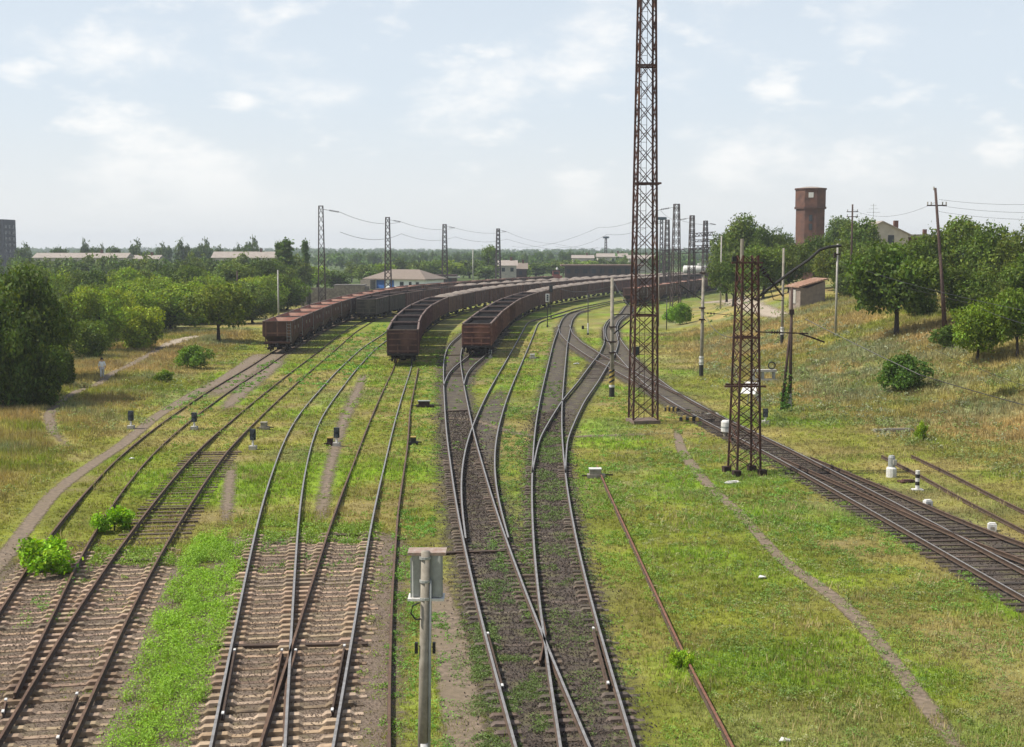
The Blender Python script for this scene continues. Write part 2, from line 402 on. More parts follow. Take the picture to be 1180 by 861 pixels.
tkB = make_track("B", "rusty-railed track second from the left with wooden sleepers beyond the concrete ones", RAILRUST,
                 [(24, 47.5, SLC, True, .56), (47.9, 72, SLW, False, .72)], "A", owner=False, sink=(70, .15))
tkC = make_track("C", "left track of the converging pair on pale concrete sleepers", RAILTOP, [(24, 51, SLC, True, .545)], "D", sink=(52, .14))
tkD = make_track("D", "right track of the converging pair on concrete sleepers, leading to the coal train", (RAILRUST, RAILTOP), [(24, 51, SLC, True, .545)], "C", owner=False, sink=(52, .14))
tkF = make_track("F", "dark oily track right of the cabinet pole, curving left past the switches", RAILTOP, [(24, 75, SLD, True, .56)], "G")
tkG = make_track("G", "grass-filled track with bright rails left of the long loose rusty rail", RAILTOP, [(24, 75, SLD, True, .56)], "F", owner=False)
tkK = make_track("K", "curved connecting track splitting right from the dark oily track", RAILTOP, [(53, 88, SLD, False, .7)], "F", owner=False, sink=(80, .08))
tkV = make_track("V", "short curved spur leading under the nearest coal wagon", RAILTOP, [(115, 150, SLK, False, 1.1)])
tkL = make_track("L", "branch track curving right toward the banded concrete pole", RAILTOP, [(75, 140, SLK, False, 1.3)], "G", owner=False)
tkM = make_track("M", "main line track running diagonally past the lattice mast to the right edge", (RAILTOP, RAILTOP), [(30, 88, SLK, False, .64)], "J")
tkN = make_track("N", "crossover track linking the bright-railed track with the main line", RAILTOP)
tkJ = make_track("J", "rusty turnout track leaving the main line at the right edge", RAILRUST, [(36, 66, SLK, False, .64)], "M", owner=False)
tkS = make_track("S", "short overgrown siding at the foot of the right bank", RAILRUST, None, z0=.02)
# the other parts of the switches: check rails with white ends, joint beams
def check_rail(parent, px, top=RAILSIDE, tips=True):
    c = np.array([(p.x, p.y) for p in (P(x, y, RZ) for x, y in px)]); c = resample(c, .7)
    r = rail_mesh("check_rail", c, top, parent, .092, .17, minor=.75)
    if tips:
        for e, f in ((c[0], c[1]), (c[-1], c[-2])):
            mb = MB(); d = (f - e); d /= np.hypot(*d)
            mb.bar((e[0], e[1], .24), (e[0] + d[0] * .16, e[1] + d[1] * .16, .245), .06, .05)
            mb.build("white_tip", WHITE, r)
check_rail(tkC, [(256.5, 822), (270.5, 747)])
check_rail(tkD, [(382.5, 818), (397, 742)])
check_rail(tkC, [(300, 858), (314, 800), (325, 747)], RAILRUST)
check_rail(tkD, [(327, 860), (329, 790), (341, 747)], RAILRUST)
check_rail(tkG, [(701, 787), (683.5, 722)])
check_rail(tkF, [(579, 790), (562, 728)])
check_rail(tkG, [(622, 760), (629, 728), (625, 710)], RAILRUST, False)
check_rail(tkB, [(66, 850), (89, 797)])
check_rail(tkA, [(3, 820), (7, 804)], RAILRUST)
def joint_beam(parent, a, b, m=RAILSIDE):
    p, q = P(*a, .07), P(*b, .07); mb = MB(); mb.bar(p, q, .2, .07); mb.build("switch_rod", m, parent)
joint_beam(tkC, (240, 745), (424, 742)); joint_beam(tkB, (118, 646.5), (190, 645)); joint_beam(tkD, (377, 617), (424, 616))
joint_beam(tkF, (508, 637.5), (582, 635)); joint_beam(tkF, (514, 474), (540, 473)); joint_beam(tkF, (513, 409.5), (531, 409))

# single rail lying along the yard, and the long rusty rail on the right
def lone_rail(name, label, px, m, z=.03):
    c = smooth(np.array([(p.x, p.y) for p in (P(x, y, .15) for x, y in px)]), 1, 10)
    o = rail_mesh(name, c, m, None, z, .16); tag(o, label, "rail"); return c
cE = lone_rail("single_rail", "single brown rail in weeds left of the cabinet pole", [(448.5, 880), (448.5, 861), (448, 812), (451.5, 688), (458.5, 589), (469.6, 514), (472.4, 472), (482, 424)], RAILRUST)
cP = lone_rail("loose_rail", "long rusty rail lying loose on the grass right of the switches", [(856, 885), (845, 861), (790, 760), (757, 688), (720, 608), (700, 565), (688, 537)], mat("bare_rust", (.22, .10, .06), (.13, .06, .04), 5, .8), .04)

# ------------------------------------------------------------------ ribbons: ballast and paths
def ribbonmat(name, c1, c2, c3, sc, edge=.5, bump=.6):
    m = mat(name, c1, c2, sc, .95, 0, bump, c3=c3, c3lo=.48, c3hi=.66, c3scale=.1, lo=.42, hi=.58)
    N = m.node_tree.nodes; L = m.node_tree.links
    out = [n for n in N if n.type == 'OUTPUT_MATERIAL'][0]; b = N["Principled BSDF"]
    at = N.new("ShaderNodeAttribute"); at.attribute_name = "Edge"
    tc = N.new("ShaderNodeTexCoord"); n = N.new("ShaderNodeTexNoise"); n.inputs["Scale"].default_value = 3.1; n.inputs["Detail"].default_value = 9; n.inputs["Roughness"].default_value = .7
    L.new(tc.outputs["Object"], n.inputs["Vector"])
    mm = N.new("ShaderNodeMath"); mm.operation = 'MULTIPLY_ADD'; mm.inputs[1].default_value = 2.2
    mm.inputs[2].default_value = -.62
    L.new(n.outputs["Fac"], mm.inputs[0])
    s = N.new("ShaderNodeMath"); s.operation = 'SUBTRACT'; L.new(at.outputs["Fac"], s.inputs[0]); L.new(mm.outputs[0], s.inputs[1])
    r = N.new("ShaderNodeMapRange"); r.inputs[1].default_value = -.28; r.inputs[2].default_value = .34; L.new(s.outputs[0], r.inputs[0])
    tr = N.new("ShaderNodeBsdfTransparent"); mx = N.new("ShaderNodeMixShader")
    L.new(r.outputs[0], mx.inputs[0]); L.new(tr.outputs[0], mx.inputs[1]); L.new(b.outputs[0], mx.inputs[2]); L.new(mx.outputs[0], out.inputs[0])
    return m
GRAVEL = ribbonmat("grey_brown_gravel", (.20, .15, .11), (.085, .063, .047), (.14, .112, .066), 16)
DARKB = ribbonmat("oily_ballast", (.098, .076, .06), (.045, .036, .03), (.115, .105, .055), 14)
DIRT = ribbonmat("dirt_path", (.21, .158, .112), (.13, .10, .070), (.17, .132, .085), 5, bump=.35)
DIRTP = ribbonmat("pale_dirt", (.36, .30, .23), (.28, .23, .175), (.32, .26, .2), 3, bump=.25)
RZI = [0]
def ribbon(name, c, w, m, z=None, full=1.3, ends=3.0, seg=12):
    RZI[0] += 1; z = z if z is not None else .004 + .0011 * RZI[0]
    c = resample(c, .8); _, nn = normals(c); w = np.interp(np.linspace(0, 1, len(c)), np.linspace(0, 1, len(np.atleast_1d(w))), np.atleast_1d(w)).astype(float) if np.ndim(w) else np.full(len(c), float(w))
    s = np.arange(len(c)) * .8; e_end = np.clip(np.minimum(s, s[-1] - s) / ends, 0, 1)
    V = []; E = []
    for k in range(seg + 1):
        u = -1 + 2 * k / seg; p = c + nn * (u * w)[:, None]
        V.append(np.c_[p, hterr(p[:, 0], p[:, 1]) + z]); E.append((1 - abs(u)) * full * 1.6 * e_end)
    V = np.stack(V, 1).reshape(-1, 3); E = np.stack(E, 1).ravel()
    fs = []; k1 = seg + 1
    for i in range(len(c) - 1):
        for k in range(seg): fs.append((i * k1 + k, i * k1 + k + 1, (i + 1) * k1 + k + 1, (i + 1) * k1 + k))
    me = bpy.data.meshes.new(name); me.from_pydata(V.tolist(), [], fs); me.materials.append(m)
    a = me.attributes.new("Edge", 'FLOAT', 'POINT'); a.data.foreach_set("value", E.astype(np.float32))
    o = link(name, me); o["kind"] = "structure"; BEDS.append((c[5:-5] if len(c) > 16 else c, w)); return o
BEDS = []
def pxline(l, it=8):
    return smooth(np.array([(p.x, p.y) for p in (PT(x, y) for x, y in l)]), .8, it)
ribbon("ballast", yrange(tB, 22, 49), 2.6, GRAVEL, full=1.6)
ribbon("ballast", yrange(tA, 30, 49), 2.4, GRAVEL, full=1.5)
ribbon("ballast", yrange(tC, 22, 53), 2.7, GRAVEL, full=1.6)
ribbon("ballast", yrange(tD, 22, 53), 2.7, GRAVEL, full=1.6)
ribbon("ballast", yrange(tF, 22, 180), 2.1, DARKB, full=.85)
ribbon("ballast", yrange(tG, 22, 240), 1.75, DARKB, full=.72)
ribbon("ballast", yrange(tK, 50, 112), 1.5, DARKB, full=.8, ends=22)
ribbon("ballast", tV[:80], 2.0, DARKB, full=1.1)
ribbon("ballast", tL[:130], 1.7, DARKB, full=.6)
ribbon("ballast", yrange(tM, 20, 260), 1.8, DARKB, full=.9)
ribbon("ballast", tN, 1.9, DARKB, full=1.1)
ribbon("ballast", tJ, 2.0, DARKB, full=.8)
ribbon("ballast", yrange(tA, 95, 330), 1.9, DIRT, full=.7, ends=10)
ribbon("path", pxline([(778, 492), (786, 522), (815, 560), (850, 590), (885, 630), (910, 655), (950, 680), (985, 710), (1012, 742), (1042, 778), (1063, 812), (1087, 842), (1112, 872), (1130, 900)]), [.22, .36, .40, .34, .28, .36, .30, .34], DIRT, full=1.4, ends=5)
ribbon("path", pxline([(-60, 700), (-12, 665), (30, 610), (60, 570), (100, 540), (140, 514), (180, 480), (220, 456), (260, 436), (302, 408)]), [.45, .45, .5, .55, .75, .9, 1.1], DIRT, full=1.15)
ribbon("path", pxline([(95, 525), (62, 502), (55, 478), (80, 456), (118, 440), (150, 421), (185, 401), (212, 391), (235, 386)]), [.5, .5, .6, 1.0], DIRT, full=.9, ends=14)  # darker dirt colour stands in for the tree shade over this path
ribbon("path", pxline([(186, 402), (212, 391), (238, 386)]), [.8, 2.2], DIRTP, full=1.0, ends=4)
ribbon("path", pxline([(498, 660), (506, 690), (520, 740), (530, 800), (536, 861), (540, 900)]), [.4, .6, .65, .6], DIRT, full=1.4)
ribbon("path", pxline([(252, 478), (290, 442), (325, 413)]), [.7, 1.3, 1.4], DIRT, full=.8, ends=7)
ribbon("path", pxline([(420, 430), (410, 455), (398, 480), (388, 510), (375, 560), (368, 610)]), [.5, .8, .55, .5], DIRT, full=.6)
ribbon("path", pxline([(268, 530), (264, 560), (260, 610)]), [.4, .5, .4], DIRT, full=.65)
ribbon("path", pxline([(470, 483), (540, 482), (605, 505), (690, 503), (780, 500)]), .8, DIRT, full=.5)
ribbon("path", pxline([(812, 350), (835, 346), (870, 356), (905, 366)]), [3, 3, 1.5], DIRTP, full=.9)
ribbon("path", pxline([(1130, 690), (1160, 705), (1200, 730)]), [1.0, 1.4], mat("red_earth", (.16, .085, .06), (.1, .06, .045), 6), full=1.2) if False else None

# ------------------------------------------------------------------ ground sheet
def grid_axis(segs):
    a = [segs[0][0]]
    for x0, x1, st in segs:
        n = max(1, int(round((x1 - x0) / st))); a += list(np.linspace(x0, x1, n + 1)[1:])
    return np.array(a)
gx = grid_axis([(-2400, -400, 100), (-400, -120, 20), (-120, -50, 3), (-50, 50, .6), (50, 120, 3), (120, 400, 20), (400, 2400, 100)])
gy = grid_axis([(-50, 16, 6), (16, 160, .7), (160, 300, 3), (300, 600, 12), (600, 3500, 100)])
GX, GY = np.meshgrid(gx, gy); gp = np.c_[GX.ravel(), GY.ravel()]

def ground_color(p):
    """the plant cover of a place: green, dry straw, bare earth, in patches"""
    x, y = p[:, 0], p[:, 1]
    big = fbm(x, y, 9, 21); mid = fbm(x, y, 3.2, 31); sm = fbm(x, y, 1.1, 41, 3)
    green = np.array([.246, .268, .038]); lush = np.array([.235, .36, .026]); dry = np.array([.38, .32, .10]); straw = np.array([.46, .33, .135]); grey = np.array([.25, .28, .13]); dirt = np.array([.20, .145, .10])
    dl = lefte(y) - x; dr = x - toe(y)
    bank = np.maximum(sstep(-1.0, 5, dl) * (1 - sstep(22, 45, dl) * .6), sstep(-5, 4, dr) * (1 - .5 * sstep(24, 50, dr)))
    yard = .46 + .22 * sstep(5, 18, x) * (1 - sstep(60, 90, y)) + .10 * sstep(-22, -6, -np.abs(x + 14)) * sstep(55, 80, y) * (1 - sstep(120, 200, y))
    w_dry = np.clip((big * .55 + mid * .45 - (.67 - yard * .42 - bank * .09)) * 6.0, 0, 1)
    c = green * (1 - w_dry[:, None]) + dry * w_dry[:, None]
    wl = np.clip((fbm(x, y, 5, 51) - .52) * 6, 0, 1) * (1 - bank * .75) * (1 - .6 * w_dry)
    c = c * (1 - wl[:, None]) + lush * wl[:, None]
    ws = np.clip((fbm(x, y, 7, 61) - .47) * 6, 0, 1) * bank
    c = c * (1 - .8 * ws[:, None]) + straw * .8 * ws[:, None]
    wg = np.clip((fbm(x, y, 6, 71) - .55) * 7, 0, 1) * (.35 + .5 * bank)
    c = c * (1 - wg[:, None]) + grey * wg[:, None]
    bare = np.clip((mid * .6 + sm * .4 - .60) * 7, 0, 1) * (1 - bank)
    c = c * (.55 + .75 * sm[:, None]) * (.62 + .62 * fbm(x, y, 2.3, 111, 3)[:, None])
    return c, bare, bank, w_dry, wl
gc, gbare, gbank, gdry, glush = ground_color(gp)
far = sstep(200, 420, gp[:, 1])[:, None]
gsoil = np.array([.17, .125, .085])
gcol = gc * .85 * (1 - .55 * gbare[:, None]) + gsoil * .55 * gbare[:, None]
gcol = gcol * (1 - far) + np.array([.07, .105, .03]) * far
gz = hterr(gp[:, 0], gp[:, 1])
nx, ny = len(gx), len(gy)
idx = np.arange(nx * ny).reshape(ny, nx)
gf = np.stack([idx[:-1, :-1], idx[:-1, 1:], idx[1:, 1:], idx[1:, :-1]], -1).reshape(-1, 4)
me = bpy.data.meshes.new("ground"); me.from_pydata(np.c_[gp, gz].tolist(), [], gf.tolist())
me.polygons.foreach_set("use_smooth", [True] * len(gf))
a = me.color_attributes.new("Col", 'FLOAT_COLOR', 'POINT'); a.data.foreach_set("color", np.c_[gcol, np.ones(len(gcol))].astype(np.float32).ravel())
gm = bpy.data.materials.new("meadow_ground"); gm.use_nodes = True
N = gm.node_tree.nodes; L = gm.node_tree.links; b = N["Principled BSDF"]; b.inputs["Roughness"].default_value = .95; b.inputs["Specular IOR Level"].default_value = .1
at = N.new("ShaderNodeAttribute"); at.attribute_name = "Col"
tc = N.new("ShaderNodeTexCoord")
n1 = N.new("ShaderNodeTexNoise"); n1.inputs["Scale"].default_value = 3.0; n1.inputs["Detail"].default_value = 9; n1.inputs["Roughness"].default_value = .75
n2 = N.new("ShaderNodeTexNoise"); n2.inputs["Scale"].default_value = 14; n2.inputs["Detail"].default_value = 5; n2.inputs["Roughness"].default_value = .7
for n in (n1, n2): L.new(tc.outputs["Object"], n.inputs["Vector"])
r1 = N.new("ShaderNodeMapRange"); r1.inputs[1].default_value = .3; r1.inputs[2].default_value = .7; r1.inputs[3].default_value = .62; r1.inputs[4].default_value = 1.35
L.new(n1.outputs["Fac"], r1.inputs[0])
mx = N.new("ShaderNodeMix"); mx.data_type = 'RGBA'; mx.blend_type = 'MULTIPLY'; mx.inputs[0].default_value = 1
L.new(at.outputs["Color"], mx.inputs[6]); L.new(r1.outputs[0], mx.inputs[7])
r2 = N.new("ShaderNodeMapRange"); r2.inputs[1].default_value = .52; r2.inputs[2].default_value = .66; r2.inputs[4].default_value = .55
L.new(n2.outputs["Fac"], r2.inputs[0])
m2 = N.new("ShaderNodeMix"); m2.data_type = 'RGBA'; m2.inputs[7].default_value = (.19, .135, .085, 1)
L.new(mx.outputs[2], m2.inputs[6]); L.new(r2.outputs[0], m2.inputs[0]); L.new(m2.outputs[2], b.inputs["Base Color"])
bp = N.new("ShaderNodeBump"); bp.inputs["Strength"].default_value = .8; bp.inputs["Distance"].default_value = .08
L.new(n2.outputs["Fac"], bp.inputs["Height"]); L.new(bp.outputs[0], b.inputs["Normal"])
me.materials.append(gm); ground = link("ground", me); ground["kind"] = "structure"

# ------------------------------------------------------------------ grass and weeds (stuff)
def hidden_by_beds(p):
    """0..1 how bare a place is: ballast and trodden paths"""
    bare = np.zeros(len(p))
    for c, w in BEDS:
        lo = c.min(0) - 3; hi = c.max(0) + 3
        m = (p[:, 0] > lo[0]) & (p[:, 0] < hi[0]) & (p[:, 1] > lo[1]) & (p[:, 1] < hi[1])
        if not m.any(): continue
        d = dist_to(p[m], c); ww = float(np.mean(w))
        pq_ = p[m]; bare[m] = np.maximum(bare[m], np.clip(1.25 - d / ww, 0, 1) * np.clip(1.75 - 1.5 * fbm(pq_[:, 0], pq_[:, 1], 1.6, 77, 3), .3, 1))
    return bare
def blades(p, hgt, wid, col, k, lean=.45, jit=.12):
    n = len(p); z = hterr(p[:, 0], p[:, 1])
    P0 = np.repeat(np.c_[p, z], k, 0); Hh = np.repeat(hgt, k) * rng.uniform(.55, 1.2, n * k); W = np.repeat(wid, k) * rng.uniform(.6, 1.3, n * k)
    C = np.repeat(col, k, 0) * rng.uniform(.75, 1.25, (n * k, 1)); az = rng.uniform(0, 2 * math.pi, n * k)
    jr = np.repeat(np.full(n, jit) * (.6 + hgt * 2), k) * np.sqrt(rng.uniform(0, 1, n * k)); ja = rng.uniform(0, 2 * math.pi, n * k)
    P0[:, 0] += jr * np.cos(ja); P0[:, 1] += jr * np.sin(ja); P0[:, 2] -= .015
    fa = rng.uniform(0, 2 * math.pi, n * k); ln = rng.uniform(.1, 1, n * k) * lean * Hh
    dx, dy = np.cos(fa) * W / 2, np.sin(fa) * W / 2
    a = P0 + np.c_[-dx, -dy, np.zeros(n * k)]; b_ = P0 + np.c_[dx, dy, np.zeros(n * k)]
    t = P0 + np.c_[np.cos(az) * ln, np.sin(az) * ln, Hh]
    co = np.stack([a, b_, t], 1).reshape(-1, 3)
    return co, np.repeat(C, 3, 0)
def scatter(n, y0, y1, pw=1.3, spread=.56):
    u = rng.uniform(0, 1, n); e = 2 - pw
    y = (y0 ** e + u * (y1 ** e - y0 ** e)) ** (1 / e)
    x = rng.uniform(-1, 1, n) * (y * spread + 3); return np.c_[x, y]
pts = scatter(330000, 24, 175, 1.7)
c_, bare_, bank_, dry_, lush_ = ground_color(pts)
bed = hidden_by_beds(pts)
keep = rng.uniform(0, 1, len(pts)) > np.clip(bed * 1.25, 0, .985)
keep &= rng.uniform(0, 1, len(pts)) > bare_ * .8
pts, c_, bank_, dry_, lush_, bed = pts[keep], c_[keep], bank_[keep], dry_[keep], lush_[keep], bed[keep]
big = 1 + np.clip((pts[:, 1] - 30) / 110, 0, 1.5)
hg = (.055 + .05 * fbm(pts[:, 0], pts[:, 1], 2.5, 81) + .16 * bank_ + .05 * lush_) * (1 + .25 * (big - 1)) * (1 - .5 * np.clip(bed, 0, 1))
dm = (rng.uniform(0, 1, len(pts)) < .14 + .34 * dry_)[:, None]
c_ = np.where(dm, np.array([.33, .27, .105]) * rng.uniform(.6, 1.2, (len(pts), 1)), c_ * rng.uniform(.6, 1.45, (len(pts), 1)))
co, cc = blades(pts, hg * rng.uniform(.5, 1.6, len(pts)), .028 * big ** 1.2, c_, 5)
gme = fastmesh("grass", co, 3, GRASS, cc)
tag(link("grass", gme), "short patchy grass covering the yard between the tracks", "grass", kind="stuff")

def leafclumps(p, r, h, nl, size, col):
    """low leafy weeds: many small leaves around each centre"""
    n = len(p); z = hterr(p[:, 0], p[:, 1]); k = nl
    a = rng.uniform(0, 2 * math.pi, n * k); rr = np.repeat(r, k) * np.sqrt(rng.uniform(0, 1, n * k)); u = rng.uniform(0, 1, n * k) ** .6
    top = 1 - .6 * (rr / np.repeat(r, k)) ** 2
    C = np.c_[np.repeat(p[:, 0], k) + np.cos(a) * rr, np.repeat(p[:, 1], k) + np.sin(a) * rr, np.repeat(z, k) + np.repeat(h, k) * u * top]
    nv = rng.normal(0, 1, (n * k, 3)); nv[:, 2] = np.abs(nv[:, 2]) + .4; nv /= np.linalg.norm(nv, axis=1)[:, None]
    tv = np.cross(nv, rng.normal(0, 1, (n * k, 3))); tv /= np.linalg.norm(tv, axis=1)[:, None]; bv = np.cross(nv, tv)
    s = np.repeat(size, k) * rng.uniform(.5, 1.3, n * k); s = s[:, None]
    co = np.stack([C - tv * s, C - bv * s * .5, C + tv * s, C + bv * s * .5], 1).reshape(-1, 3)
    cl = np.repeat(col, k, 0) * rng.uniform(.7, 1.3, (n * k, 1))
    return co, np.repeat(cl, 4, 0)
def inpoly(p, poly):
    x, y = p[:, 0], p[:, 1]; r = np.zeros(len(p), bool); j = len(poly) - 1
    for i in range(len(poly)):
        xi, yi = poly[i]; xj, yj = poly[j]
        c = ((yi > y) != (yj > y)) & (x < (xj - xi) * (y - yi) / (yj - yi + 1e-12) + xi); r ^= c; j = i
    return r
def region_pts(pxpoly, n):
    poly = [(q.x, q.y) for q in (PT(x, y) for x, y in pxpoly)]; poly_a = np.array(poly)
    p = rng.uniform(poly_a.min(0), poly_a.max(0), (n, 2)); return p[inpoly(p, poly)]
WC = []; WCC = []
def weeds(pxpoly, n, r, h, col, nl=26, size=.035, thr=.40, s=0):
    p = region_pts(pxpoly, n); f = fbm(p[:, 0], p[:, 1], 1.3, 90 + s); p = p[f > thr]
    if not len(p): return
    k = len(p); v = rng.uniform(.6, 1.3, k); fs = 1 + np.clip((p[:, 1] - 30) / 60, 0, 1.5)
    co, cl = leafclumps(p, r * v, h * v, nl, np.full(k, size) * fs, np.array(col) * (.8 + .5 * fbm(p[:, 0], p[:, 1], 2, 95)[:, None] - .02))
    WC.append(co); WCC.append(cl)
LUSH = (.23, .40, .022)
weeds([(205, 900), (105, 900), (150, 790), (185, 700), (215, 640), (235, 618), (285, 612), (275, 690), (240, 790)], 4200, .19, .36, LUSH, 40, .026, .36)
weeds([(438, 900), (530, 900), (520, 760), (500, 640), (500, 590), (455, 590)], 1500, .16, .17, (.14, .29, .03), 22, .03, .46)
weeds([(470, 590), (510, 590), (505, 440), (480, 440)], 420, .2, .15, (.14, .28, .03), 22, .03, .45)
weeds([(280, 660), (425, 655), (428, 612), (290, 615)], 160, .2, .2, (.12, .25, .03), 24, .03, .55)
weeds([(585, 870), (740, 870), (668, 600), (655, 500), (612, 500), (610, 600)], 4200, .14, .14, (.12, .18, .04), 20, .024, .45)
weeds([(608, 520), (650, 520), (646, 440), (622, 440)], 300, .16, .13, (.12, .2, .035), 16, .03, .45)
weeds([(560, 640), (612, 720), (612, 560), (606, 470), (585, 470), (572, 560)], 900, .17, .14, (.13, .23, .035), 18, .028, .45)
weeds([(540, 700), (600, 700), (575, 630), (535, 630)], 420, .13, .12, (.10, .17, .04), 16, .026, .46)
weeds([(545, 870), (640, 870), (605, 720), (545, 720)], 2200, .13, .13, (.12, .18, .04), 19, .024, .46)
weeds([(520, 870), (600, 870), (570, 640), (525, 640)], 1000, .16, .14, (.13, .20, .04), 18, .026, .48)
weeds([(740, 870), (860, 870), (700, 520), (655, 520)], 2200, .13, .11, (.19, .31, .035), 17, .026, .48)
weeds([(860, 870), (1180, 870), (1180, 700), (880, 520), (760, 520)], 9000, .13, .10, (.19, .28, .045), 15, .026, .50)
weeds([(860, 870), (1180, 870), (1180, 720), (880, 520), (700, 480), (700, 540)], 3000, .12, .09, (.25, .28, .11), 13, .026, .52, 5)
weeds([(430, 590), (640, 480), (640, 400), (480, 400)], 700, .22, .13, (.13, .25, .03), 16, .034, .50)
weeds([(660, 560), (840, 560), (800, 470), (700, 440)], 500, .22, .13, (.13, .27, .03), 16, .034, .50)
weeds([(20, 730), (60, 730), (105, 660), (70, 640), (30, 660)], 90, .18, .3, (.14, .30, .03), 26, .034, .45)
weeds([(330, 430), (440, 372), (470, 390), (400, 440), (340, 460)], 420, .3, .22, (.12, .29, .025), 18, .045, .42)
weeds([(190, 470), (330, 410), (300, 440), (200, 500)], 300, .26, .2, (.13, .27, .03), 18, .04, .45)
weeds([(840, 490), (1000, 500), (1180, 560), (1180, 420), (900, 420)], 2600, .32, .36, (.19, .24, .065), 22, .04, .47)
weeds([(800, 440), (1000, 500), (1180, 560), (1180, 400), (960, 370), (820, 380)], 1600, .45, .42, (.24, .26, .14), 26, .045, .52, 3)
weeds([(800, 440), (1180, 480), (1180, 400), (960, 370), (820, 350)], 800, .5, .4, (.15, .22, .05), 24, .05, .55, 4)
weeds([(860, 600), (1180, 760), (1180, 700), (900, 545)], 500, .2, .2, (.13, .27, .03), 20, .034, .50)
weeds([(0, 640), (60, 560), (130, 470), (100, 440), (0, 520)], 1100, .32, .34, (.2, .25, .06), 22, .035, .48)
weeds([(60, 470), (230, 400), (300, 395), (250, 440), (120, 520)], 600, .4, .35, (.2, .25, .07), 22, .04, .52)
weeds([(760, 520), (1180, 720), (1180, 880), (840, 880), (690, 540)], 620, .24, .24, (.15, .26, .04), 44, .028, .40, 7)
weeds([(760, 520), (1180, 720), (1180, 880), (840, 880), (690, 540)], 500, .22, .17, (.30, .30, .12), 34, .026, .40, 8)
weeds([(250, 610), (420, 430), (520, 400), (470, 600)], 1500, .22, .15, (.2, .30, .035), 20, .032, .48, 9)
weeds([(560, 480), (600, 400), (640, 360), (625, 450), (606, 520)], 700, .25, .15, (.2, .33, .03), 20, .034, .46, 10)
weeds([(100, 600), (250, 470), (330, 430), (290, 500), (180, 640)], 900, .22, .16, (.2, .29, .04), 20, .032, .48, 11)
weeds([(275, 628), (432, 628), (440, 606), (285, 606)], 520, .2, .22, (.2, .31, .035), 26, .03, .40, 12)
weeds([(100, 656), (200, 654), (205, 634), (110, 634)], 260, .2, .22, (.2, .31, .035), 26, .03, .42, 13)
weeds([(290, 670), (430, 670), (430, 625), (300, 625)], 150, .2, .16, (.19, .29, .035), 22, .028, .52, 14)
weeds([(0, 760), (140, 720), (180, 660), (60, 660)], 150, .17, .18, (.19, .29, .035), 22, .028, .55, 15)
weeds([(400, 861), (445, 861), (450, 640), (430, 640)], 260, .16, .14, (.2, .29, .035), 22, .028, .5, 16)
weeds([(60, 861), (110, 861), (200, 660), (180, 660)], 160, .15, .12, (.18, .26, .035), 18, .028, .55, 17)
wme = fastmesh("weeds", np.vstack(WC), 4, GRASS, np.vstack(WCC))
tag(link("weeds", wme), "low bright green weeds spreading between the rails", "weeds", kind="stuff")
# tall dry grass on the two banks
pb = scatter(70000, 30, 180, 1.5)
cb, _, bankb, dryb, _ = ground_color(pb)
kb = (rng.uniform(0, 1, len(pb)) < bankb * .95) & (hidden_by_beds(pb) < .25); pb = pb[kb]; cb = cb[kb]; bankb = bankb[kb]
hb = (.22 + .32 * fbm(pb[:, 0], pb[:, 1], 4, 13)) * bankb; bigb = 1 + np.clip((pb[:, 1] - 30) / 80, 0, 1.6)
ps_ = scatter(26000, 26, 120, 1.6); fs_ = fbm(ps_[:, 0], ps_[:, 1], 2.2, 15, 3); ps_ = ps_[(fs_ > .56) & (hidden_by_beds(ps_) < .2)]
sc_, _, _, _, _ = ground_color(ps_); pb = np.vstack([pb, ps_]); hb = np.r_[hb, rng.uniform(.12, .34, len(ps_))]; bigb = np.r_[bigb, 1 + np.clip((ps_[:, 1] - 30) / 80, 0, 1.6)]
cb = np.vstack([cb, np.where(rng.uniform(0, 1, (len(ps_), 1)) < .5, np.array([.36, .30, .13]), sc_)])
co, cl = blades(pb, hb, .03 * bigb, cb * 1.15, 7, .6, .2)
tag(link("tall_grass", fastmesh("tall_grass", co, 3, GRASS, cl)), "tall half dry grass on the banks beside the yard", "grass", kind="stuff")

def stones(n, cs, y1, hw, size, c1, c2):
    P_ = []
    for c in cs:
        c = yrange(c, 24, y1); w_ = 1 / c[:, 1] ** 1.2; i = rng.choice(len(c), n // len(cs), p=w_ / w_.sum()); _, nn = normals(c); t_, _ = normals(c)
        P_.append(c[i] + nn[i] * rng.normal(0, hw * .62, (len(i), 1)) + t_[i] * rng.uniform(-.6, .6, (len(i), 1)))
    P_ = np.vstack(P_); k = len(P_); sz = size * rng.uniform(.5, 1.5, (k, 1)) * (1 + np.clip((P_[:, 1:] - 30) / 60, 0, 1))
    a_ = rng.normal(0, 1, (k, 3)); a_ /= np.linalg.norm(a_, axis=1)[:, None]; b_ = np.cross(a_, rng.normal(0, 1, (k, 3))); b_ /= np.linalg.norm(b_, axis=1)[:, None]; c_ = np.cross(a_, b_)
    o = np.c_[P_, np.full(k, .03)] + np.c_[np.zeros((k, 2)), sz * .3]; ax_ = [a_ * sz, b_ * sz * .8, c_ * sz * .65]; F_ = []
    for x in (-1, 1):
        for y in (-1, 1):
            for z in (-1, 1):
                t = [o + ax_[0] * x, o + ax_[1] * y, o + ax_[2] * z]; F_.append(np.stack(t if x * y * z > 0 else t[::-1], 1))
    co = np.stack(F_, 1).reshape(-1, 3); m_ = rng.uniform(0, 1, (k, 1)); cl = (np.array(c1) * (1 - m_) + np.array(c2) * m_) * rng.uniform(.6, 1.35, (k, 1)); return co, np.repeat(cl, 24, 0)
STM = bpy.data.materials.new("crushed_stone"); STM.use_nodes = True
_at = STM.node_tree.nodes.new("ShaderNodeAttribute"); _at.attribute_name = "Col"; _b = STM.node_tree.nodes["Principled BSDF"]; _b.inputs["Roughness"].default_value = .9; _b.inputs["Specular IOR Level"].default_value = .15
